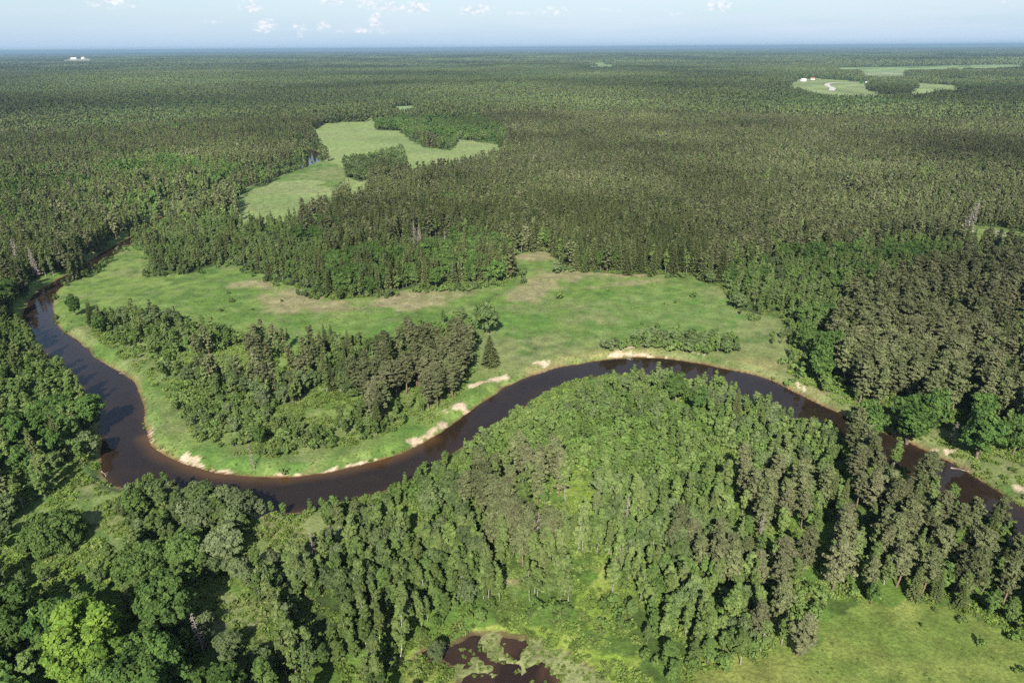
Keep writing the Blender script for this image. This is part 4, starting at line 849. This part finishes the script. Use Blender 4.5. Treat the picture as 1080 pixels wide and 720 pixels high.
for n_, i in enumerate(np.where(single)[0]):
    x, y, z, zi, si, h = PT[i, :6]; s_ = SP[int(si)]; s = h / H0[s_]; wf = rs.uniform(.85, 1.2); rz = rs.uniform(0, 6.28); k = int(rs.integers(NV[s_]))
    if s_ in ('birch', 'alder'): wf *= rs.uniform(.9, 1.25) * max(1, (11 / h) ** .5)
    if s_ == 'pine': wf *= 1.1
    dlm = np.hypot(LMw[:, 0] - x, LMw[:, 1] - y); j = int(np.argmin(dlm)); dd = dlm[j]
    lo, hi_ = (zones[int(zi)][4] or {}).get(s_, HS[s_]); q = (h - lo) / (hi_ - lo)
    size = 'small' if q < .33 else ('tall' if q > .62 else 'middling'); girth = 'slim' if wf < .98 else ('spreading' if wf > 1.12 else 'even')
    rel = 'beside' if dd < 14 else ('near' if dd < 28 else 'some way from')
    side = 'before' if y < LMw[j, 1] - 6 else ('behind' if y > LMw[j, 1] + 6 else rel)
    if rel != 'beside': side = rel
    lr = 'west side of' if x < LMw[j, 0] - 5 else ('east side of' if x > LMw[j, 0] + 5 else '')
    fb = 'near' if y < LMw[j, 1] - 5 else ('far' if y > LMw[j, 1] + 5 else '')
    rel2 = {('', ''): 'right at', ('near', ''): 'just short of', ('far', ''): 'just behind', ('', 'west side of'): 'just west of', ('', 'east side of'): 'just east of', ('near', 'west side of'): 'southwest of', ('near', 'east side of'): 'southeast of', ('far', 'west side of'): 'northwest of', ('far', 'east side of'): 'northeast of'}[(fb, lr)]
    label = f'{size} {girth} {look[s_][0]} {look[s_][1]} {rel2} {LM[j][1]}'
    j2, j3 = np.argsort(dlm)[1:3]; cands = [label, f'{size} {look[s_][1]} {rel2} {LM[j][1]}, toward {LM[j2][1]}', f'{girth} {look[s_][1]} {rel2} {LM[j][1]}, toward {LM[j2][1]}',
        f'{size} {girth} {look[s_][1]} {rel2} {LM[j][1]}, toward {LM[j2][1]}', f'{girth} {look[s_][1]} between {LM[j][1]} and {LM[j3][1]}', f'{size} {girth} {look[s_][1]} between {LM[j][1]} and {LM[j2][1]}', f'{size} {look[s_][0]} {look[s_][1]} {rel2} {LM[j2][1]}']
    for c_ in cands:
        if c_ not in used and len(c_.split()) <= 16: label = c_; break
    used.add(label)
    grp = f'{look[s_][1]}{"es" if s_ == "birch" else "s"} {zphrase[int(zi)]}'
    if slant[i] < NEARPART or s_ == 'oak':
        make_tree(s_, k, (x, y, z - .1), rz, (s * wf, s * wf, s), label, grp)
    else:
        key = (s_, k)
        if key not in small_whole: small_whole[key] = whole_mesh(s_ + '_tree_mesh', *hi[s_][k][2:5], LEAF[s_], BARK[s_])
        o = bpy.data.objects.new(KIND[s_], small_whole[key]); COL.objects.link(o); o.location = (x, y, z - .1); o.rotation_euler = (0, 0, rz); o.scale = (s * wf, s * wf, s)
        tag(o, label, 'shrub' if s_ == 'shrub' else 'tree', grp)
for (x, y), f in zip(fx, FEAT):
    s = f[3] / H0[f[2]]; wf = f[4]
    make_tree(f[2], int(rs.integers(NV[f[2]])), (x, y, float(height(x, y)) - .1), rs.uniform(0, 6.28), (s * wf, s * wf, s), f[5], None)
dead_meshes = []
for k in range(4):
    T = dead_shape(np.random.default_rng(400 + k), H0['dead'], 3.2, 80); kk = 8 * 0
    nst = 7 * 6; trunkF = T[1][T[1].max(1) < nst]; rest = T[1][T[1].min(1) >= nst] - nst
    dead_meshes.append((mesh_from('dead_trunk', T[0][:nst], trunkF, BARK['dead'], True, link=False), mesh_from('dead_branches', T[0][nst:], rest, BARK['dead'], True, link=False)))
dsp = [conifer_spruce(np.random.default_rng(470 + k), 17., 3.0, 26, 7, 4, .20, .12) for k in range(2)]
dsp = [crown_mesh('dead_crown', q, v, BARK['dead']) for q, v in dsp]
for n_, f in enumerate(DEAD):
    x, y = at(f[0], f[1], 0.0) if f[1] > 300 else at_h(f[0], f[1]); s = f[2] / H0['dead']; r = empty('dead_tree', (x, y, float(height(x, y))), n_ * 1.3, (s * f[3], s * f[3], s))
    if f[0] == 1018: r.rotation_euler = (0, R(7), 0)
    for nm, me in zip(('trunk', 'branches'), dead_meshes[n_ % 4]): o = bpy.data.objects.new(nm, me); COL.objects.link(o); o.parent = r
    if 'dead spruce' in f[4] or f[0] == 1018:
        o = bpy.data.objects.new('crown', dsp[n_ % 2]); COL.objects.link(o); o.parent = r
    tag(r, f[4], 'dead tree')

# fallen logs in the river
def log(px, py, L, ang, label, r_=.18):
    x, y = at(px, py, WZ); rs_ = np.random.default_rng(int(px)); k = 5; p = np.column_stack([np.linspace(-L / 2, L / 2, k), rs_.normal(0, .15, k), np.linspace(.35, -.1, k)])
    r = empty('fallen_log', (x, y, WZ), R(ang), (1, 1, 1)); t = [tube(p, r_ * np.linspace(1.2, .5, k), 7)]
    o = mesh_from('trunk', *join_tubes(t), BARK['dead'], True, parent=r)
    b = [tube([p[j], p[j] + np.array([.5, rs_.uniform(-1, 1) * 1.3, rs_.uniform(.3, 1.0)])], [.06, .02], 4) for j in (2, 3, 3, 4)]
    mesh_from('branches', *join_tubes(b), BARK['dead'], True, parent=r); tag(r, label, 'log')
log(131, 394, 3.5, 20, 'pale log lying in the water by the inner bank of the blue reach'); log(153, 403, 2.5, 60, 'short log on the inner bank below the blue reach')
log(575, 384, 2.5, 10, 'pale log on the bank above the bend', .14); log(1012, 495, 5, -20, 'snag lying in the river under the oak row'); log(110, 500, 4, -40, 'fallen trunk at the corner of the west bank'); log(664, 379, 2.2, 0, 'log stub in the water under the long sand slide')

# ------------------------------------------------------------------ forest masses as instanced stuff
def gn_stuff(name, pos, rot, scl, ind, meshes, label, cat):
    coll = bpy.data.collections.new(name + '_source')
    for k, me in enumerate(meshes): o = bpy.data.objects.new(f'{name}_source_{k:02d}', me); coll.objects.link(o)
    me = bpy.data.meshes.new(name); me.vertices.add(len(pos)); me.vertices.foreach_set('co', np.ascontiguousarray(pos, np.float32).ravel())
    for nm, typ, arr, prop in (('rz', 'FLOAT', rot, 'value'), ('ind', 'INT', ind, 'value'), ('scl', 'FLOAT_VECTOR', scl, 'vector')):
        a = me.attributes.new(nm, typ, 'POINT'); a.data.foreach_set(prop, np.ascontiguousarray(arr, np.int32 if typ == 'INT' else np.float32).ravel())
    ob = bpy.data.objects.new(name, me); COL.objects.link(ob)
    g = bpy.data.node_groups.new(name, 'GeometryNodeTree'); g.interface.new_socket('Geometry', in_out='INPUT', socket_type='NodeSocketGeometry'); g.interface.new_socket('Geometry', in_out='OUTPUT', socket_type='NodeSocketGeometry')
    gi = g.nodes.new('NodeGroupInput'); go = g.nodes.new('NodeGroupOutput'); ip = g.nodes.new('GeometryNodeInstanceOnPoints'); ci = g.nodes.new('GeometryNodeCollectionInfo')
    ci.inputs['Collection'].default_value = coll; ci.inputs['Separate Children'].default_value = True; ci.inputs['Reset Children'].default_value = True
    def na(nm, dt): q = g.nodes.new('GeometryNodeInputNamedAttribute'); q.data_type = dt; q.inputs[0].default_value = nm; return q.outputs['Attribute']
    cx = g.nodes.new('ShaderNodeCombineXYZ'); g.links.new(na('rz', 'FLOAT'), cx.inputs[2]); er = g.nodes.new('FunctionNodeEulerToRotation'); g.links.new(cx.outputs[0], er.inputs[0])
    g.links.new(gi.outputs[0], ip.inputs['Points']); g.links.new(ci.outputs[0], ip.inputs['Instance']); ip.inputs['Pick Instance'].default_value = True
    g.links.new(na('ind', 'INT'), ip.inputs['Instance Index']); g.links.new(er.outputs[0], ip.inputs['Rotation']); g.links.new(na('scl', 'FLOAT_VECTOR'), ip.inputs['Scale'])
    g.links.new(ip.outputs[0], go.inputs[0]); md = ob.modifiers.new('scatter', 'NODES'); md.node_group = g
    return tag(ob, label, cat, kind='stuff')
mass = {'pine': ('pine_forest', 'mass of olive-brown pines filling the woods beyond the nearest trees'), 'spruce': ('spruce_forest', 'mass of dark pointed spruces filling the woods beyond the meadow'), 'birch': ('birch_forest', 'mass of pale green birches mixed into the woods'),
        'alder': ('alder_forest', 'mass of leafy green alders along river and fields'), 'oak': ('oak_forest', 'mass of deep green broadleaf crowns in the woods'), 'lime': ('lime_forest', 'further yellow-green crowns in the dark wood'), 'willow': ('willow_thicket', 'mass of grey-green willows along river and fields'), 'dome': ('willow_mass', 'broad willows'), 'shrub': ('shrubbery', 'dense low bushes filling gaps in the woods')}
for k, s_ in enumerate(SP):
    for far in (0, 1):
        m = (PT[:, 4] == k) & ~single & ((slant > 560) == bool(far))
        if not m.any(): continue
        if far == 0: sel0 = PT[m]; continue
        sel1 = PT[m]
    m0 = (PT[:, 4] == k) & ~single & (slant <= 560); m1 = (PT[:, 4] == k) & ~single & (slant > 560)
    A = np.vstack([PT[m0], PT[m1]]); n0 = m0.sum(); n = len(A)
    if n == 0: continue
    h = A[:, 5] / H0[s_]; wf = rng.uniform(.8, 1.2, n) * np.where(np.arange(n) < n0, 1.05, .78 if s_ in ('pine', 'spruce') else .9)
    ind = rng.integers(0, NV[s_], n); ind[n0:] += NV[s_]
    gn_stuff(mass[s_][0], A[:, :3] - np.array([0, 0, .1]), rng.uniform(0, 6.28, n), np.column_stack([h * wf, h * wf, h]), ind, mid[s_] + low_[s_], mass[s_][1], 'forest')

# undergrowth and herbs near the camera: nobody could count them
def herb_mesh(seed, R_=.9, h=.6, n=90):
    r_ = np.random.default_rng(seed); p = sph(n, r_) * np.array([R_, R_, h]) * r_.uniform(.3, 1, (n, 1)); p[:, 2] = np.abs(p[:, 2]); q, v = leaves(p, .13, np.tile((0, 0, 1.0), (n, 1)), r_, 1, .5)
    return crown_mesh('herb_clump', q, v, LEAF['herb'])
X, Y = scatter(1.7, 0, 390, 1.1, 20, 70); Z = height(X, Y); px, py = project(X, Y, Z)
r_d = rgrid(rd, X, Y); p_d = rgrid(pd, X, Y); inA = inside(open_A, px, py) & ~inside(wood_W, px, py)
se_ = inside(opens['meadow_se'], px, py); dens = np.where(inA, .12 + .5 * sstep(.5, .75, fbm(X, Y, 19, 27, 3)), .85); dens = np.where(se_, .2 + .5 * (fbm(X, Y, 11, 7, 2) > .62), dens); dens = np.where((r_d > 1) & (r_d < 5), .7, dens)
dens = dens * sstep(.30, .62, fbm(X, Y, 6, 17, 3)) * 1.3
k = (rng.uniform(0, 1, len(X)) < dens) & (r_d > .8) & (p_d > .5) & (rgrid(sandm, X, Y) < .3)
X, Y, Z, se_ = X[k], Y[k], Z[k], se_[k] | inA[k]; s = rng.uniform(.5, 1.5, len(X)) * np.where(se_, .42, 1.25)
gn_stuff('undergrowth', np.column_stack([X, Y, Z - .05]), rng.uniform(0, 6.28, len(X)), np.column_stack([s, s, s * rng.uniform(.6, 1.4, len(X))]), rng.integers(0, 5, len(X)), [herb_mesh(900 + i) for i in range(5)], 'bright green undergrowth and tall herbs covering the open ground', 'undergrowth')
print('undergrowth', len(X))
# pond hummocks: tussocks in the pond
X = rng.uniform(-30, 40, 5000); Y = rng.uniform(85, 140, 5000); k = ((rgrid(hum, X, Y)) & (rng.uniform(0, 1, 5000) < .5)) | ((rgrid(pd, X, Y) < 1) & (rng.uniform(0, 1, 5000) < .06 + .25 * (fbm(X, Y, 5, 3, 2) > .6) * (X > -12))); X, Y = X[k], Y[k]; s = rng.uniform(.5, 1.1, len(X))
if len(X): gn_stuff('sedge_tufts', np.column_stack([X, Y, np.maximum(height(X, Y), WZ + .88)]), rng.uniform(0, 6.28, len(X)), np.column_stack([s * .7, s * .7, s * .6]), rng.integers(0, 2, len(X)), [herb_mesh(950, .8, .6, 60), herb_mesh(951, .7, .5, 60)], 'pale sedge tufts growing on the pond hummocks', 'sedge')

# ------------------------------------------------------------------ far forest: patches of small crowns out to the horizon
def patch_material():
    m, nt = new_mat('far_canopy'); at_ = N(nt, 'ShaderNodeAttribute', attribute_name='var'); oi = N(nt, 'ShaderNodeObjectInfo')
    c = RAMP(nt, at_.outputs['Fac'], [(0, (.060, .076, .032)), (.35, (.086, .102, .042)), (.65, (.104, .112, .052)), (.85, (.080, .112, .038)), (1, (.10, .145, .044))])
    nz = N(nt, 'ShaderNodeTexNoise'); nz.inputs['Scale'].default_value = .0022; nz.inputs['Detail'].default_value = 5; nz.inputs['Roughness'].default_value = .65; nt.links.new(oi.outputs['Location'], nz.inputs['Vector'])
    c = MIXC(nt, ML(nt, 'MULTIPLY', ML(nt, 'SUBTRACT', nz.outputs['Fac'], .50), 6.0, clamp=True), c, MIXC(nt, .55, c, (.072, .130, .046)))
    nz2 = N(nt, 'ShaderNodeTexNoise'); nz2.inputs['Scale'].default_value = .0009; nz2.inputs['Detail'].default_value = 5; nt.links.new(oi.outputs['Location'], nz2.inputs['Vector'])
    k = ML(nt, 'MAXIMUM', ML(nt, 'MULTIPLY_ADD', nz2.outputs['Fac'], 3.2, -.72), .5); cb = N(nt, 'ShaderNodeCombineXYZ')
    for i in range(3): nt.links.new(k, cb.inputs[i])
    c = MIXC(nt, 1.0, c, cb.outputs[0], 'MULTIPLY'); d = N(nt, 'ShaderNodeBsdfDiffuse'); nt.links.new(c, d.inputs[0]); o = N(nt, 'ShaderNodeOutputMaterial'); nt.links.new(d.outputs[0], o.inputs[0]); return m
M_far = patch_material()
def patch(seed, size, step, nleaf, ls, hmul=1.0):
    r_ = np.random.default_rng(seed); qs, vs = [], []
    for x in np.arange(-size / 2, size / 2, step):
        for y in np.arange(-size / 2, size / 2, step):
            cx_, cy_ = x + r_.uniform(0, step), y + r_.uniform(0, step); h = r_.uniform(10, 19) * hmul; conif = r_.uniform() < .65; n = nleaf; t = r_.uniform(.15, 1, n)
            rr = (2.0 if conif else 2.8) * ls / 1.0; rad = rr * ((1.08 - t) ** .7 if conif else np.sqrt(np.clip(1 - (2 * (t - .5)) ** 2, .05, 1))); a = r_.uniform(0, 6.28, n)
            p = np.column_stack([cx_ + np.cos(a) * rad * .7, cy_ + np.sin(a) * rad * .7, h * t]); nn = np.column_stack([np.cos(a), np.sin(a), np.full(n, .5)])
            q, v = leaves(p, ls * (1.15 if conif else 1.3), nn, r_, 1, .45, np.full(n, r_.uniform(0, .75) if conif else r_.uniform(.7, 1))); qs.append(q); vs.append(v)
    return crown_mesh('forest_patch', np.concatenate(qs), np.concatenate(vs), M_far)
allfar = [pl for v_ in far_fields.values() for pl in v_]
def far_field_forest(name, size, r0_, r1_, meshes, label):
    X, Y = scatter(size * .98, r0_, r1_, .86, 120, r0_ * .6); Z = height(X, Y); px, py = project(X, Y, Z); k = np.ones(len(X), bool)
    for pl in allfar: k &= ~inside(pl, px, py)
    k |= inside(P(916,87.5, 962,88, 958,98, 940,101, 922,97), px, py) | inside(P(858,79, 900,80, 900,84.5, 866,84), px, py)
    X, Y, Z = X[k], Y[k], Z[k]; n = len(X); print(name, n)
    s = np.ones(n); gn_stuff(name, np.column_stack([X, Y, Z]), rng.integers(0, 4, n) * math.pi / 2, np.column_stack([s, s, .55 + .95 * fbm(X, Y, 240, 12, 3)]), rng.integers(0, len(meshes), n), meshes, label, 'forest')
far_field_forest('distant_forest', 40, 1340, 5200, [patch(700 + i, 42, 4.5, 12, .95) for i in range(6)], 'mixed conifer forest spreading behind the hay fields and the farm')
far_field_forest('horizon_forest', 150, 5200, 42000, [patch(800 + i, 160, 11, 7, 2.6) for i in range(5)], 'endless dark forest fading to blue at the horizon')

# ------------------------------------------------------------------ far buildings
def plain(name, c, rough=.7):
    m, nt = new_mat(name); g = N(nt, 'ShaderNodeTexCoord'); a = N(nt, 'ShaderNodeTexNoise'); a.inputs['Scale'].default_value = .6; a.inputs['Detail'].default_value = 4; nt.links.new(g.outputs['Object'], a.inputs['Vector'])
    cc = RAMP(nt, a.outputs['Fac'], [(.3, tuple(x * .85 for x in c)), (.7, c)]); b = N(nt, 'ShaderNodeBsdfPrincipled'); b.inputs['Roughness'].default_value = rough; nt.links.new(cc, b.inputs['Base Color'])
    o = N(nt, 'ShaderNodeOutputMaterial'); nt.links.new(b.outputs[0], o.inputs[0]); return m
MW = plain('white_plaster', (.8, .79, .76)); MG = plain('grey_board', (.38, .38, .37)); MR = plain('pale_roof', (.72, .70, .68)); MR2 = plain('red_roof', (.36, .14, .09)); MD = plain('dark_glass', (.04, .05, .06), .2)
def box(x0, x1, y0, y1, z0, z1):
    V = np.array([(x, y, z) for z in (z0, z1) for y in (y0, y1) for x in (x0, x1)], float); F = np.array([(0, 2, 3, 1), (4, 5, 7, 6), (0, 1, 5, 4), (2, 6, 7, 3), (0, 4, 6, 2), (1, 3, 7, 5)]); return V, F
def house(px, py, L, W, Hh, rz, mw, mr, label, name='farmhouse', cat='house'):
    x, y = at_h(px, py); r = empty(name, (x, y, float(height(x, y))), R(rz), (1, 1, 1))
    # walls with gables, as one closed body
    V = np.array([(-L/2,-W/2,-1), (L/2,-W/2,-1), (L/2,W/2,-1), (-L/2,W/2,-1), (-L/2,-W/2,Hh), (L/2,-W/2,Hh), (L/2,W/2,Hh), (-L/2,W/2,Hh), (-L/2,0,Hh+W*.34), (L/2,0,Hh+W*.34)], float)
    F = [(0,1,5,4), (2,3,7,6), (1,2,6,5), (3,0,4,7), (4,5,9,8), (6,7,8,9)]
    w_ = mesh_from('wall', V, np.array(F), mw, parent=r)
    g = mesh_from('gable', V[[4,7,8,5,6,9]] , np.array([(0,1,2),(3,5,4)]), mw, parent=r)
    e = .5; t = .35; A = np.array([(-L/2-e,-W/2-e,Hh-.34*e+.05), (L/2+e,-W/2-e,Hh-.34*e+.05), (L/2+e,0,Hh+W*.34+.12), (-L/2-e,0,Hh+W*.34+.12), (L/2+e,W/2+e,Hh-.34*e+.05), (-L/2-e,W/2+e,Hh-.34*e+.05)]); B = A + np.array([0,0,t])
    mesh_from('roof', np.vstack([A, B]), np.array([(0,3,2,1), (3,5,4,2), (6,7,8,9), (9,8,10,11), (0,1,7,6), (4,5,11,10), (0,6,9,3), (3,9,11,5), (1,2,8,7), (2,4,10,8)]), mr, parent=r)
    for k in range(max(2, int(L // 5))):
        cx_ = -L/2 + (k + .5) * L / max(2, int(L // 5)); mesh_from('window', *box(cx_-.6, cx_+.6, -W/2-.06, -W/2+.1, Hh*.35, Hh*.7), MD, parent=r)
    mesh_from('chimney', *box(L*.15, L*.15+.9, -.45, .45, Hh, Hh+W*.34+1.3), MG, parent=r)
    return tag(r, label, cat)
house(847, 86, 20, 10, 6, 20, MW, MR, 'white barn on the low rise beside the far pasture', 'barn', 'barn'); house(857, 84.5, 14, 9, 5, -15, MW, MR2, 'white house behind the barn with a reddish roof')
house(914, 88.5, 18, 9, 4, 5, MG, MR, 'long grey shed with a pale roof at the farm', 'shed', 'shed'); house(926, 88.2, 14, 9, 5, 40, MG, MR, 'grey farmhouse among the farm trees'); house(933, 87.6, 10, 8, 4, -20, MW, MR, 'small pale house at the end of the farm')
house(78, 62.9, 70, 30, 14, 8, MW, MR, 'wide white hall far off near the horizon', 'hall_building', 'building'); house(88, 62.7, 40, 30, 18, -12, MW, MR, 'higher white building beside the wide far hall', 'hall_building', 'building')
# farm trees
farm_words = ['dark round tree before the long grey farm shed', 'small tree at the field end of the long grey shed', 'tree behind the long grey farm shed', 'round tree before the small pale farm house', 'dark tree next to the small pale farm house',
 'tree in the field east of the farm houses', 'last tree of the farm row, nearest the open field', 'tree behind the small pale farm house', 'low tree in front of the grey farmhouse', 'tree by the road end under the white barn', 'tree between the white barn and the road',
 'lone tree where the gravel road reaches the farm', 'tree out in the green field below the farm', 'single tree at the middle of the eastern farm field', 'tree in the field straight below the grey farmhouse']
for i, (px_, py_) in enumerate([(908, 90), (918, 92), (922, 86.5), (936, 92), (941, 94), (947, 92), (951, 90), (938, 89), (930, 94), (867, 85), (862, 84), (897, 87), (943, 97), (957, 93), (932, 98)]):
    x, y = at_h(px_, py_); s = rs.uniform(.8, 1.3); r = bpy.data.objects.new('farm_tree', mid['oak'][i % 5]); COL.objects.link(r); r.location = (x, y, float(height(x, y))); r.scale = (s, s, s); r.rotation_euler = (0, 0, i * 1.1)
    tag(r, farm_words[i], 'tree', 'trees round the far farm')

# ------------------------------------------------------------------ air
hb = bpy.data.meshes.new('haze'); V, F = box(-47000, 47000, -3000, 47000, -40, 150); 
haze = mesh_from('haze', V, F, None)
m, nt = new_mat('haze_air'); pv = N(nt, 'ShaderNodeVolumePrincipled'); pv.inputs['Density'].default_value = 6.0e-5; pv.inputs['Color'].default_value = (.27, .42, .57, 1); pv.inputs['Anisotropy'].default_value = 0.0
o = N(nt, 'ShaderNodeOutputMaterial'); nt.links.new(pv.outputs[0], o.inputs['Volume']); haze.data.materials.append(m)
tag(haze, 'thin blue air fading the far forest', 'haze', kind='stuff')
print('done', round(time.time() - T0, 1), 'objects', len(bpy.data.objects))
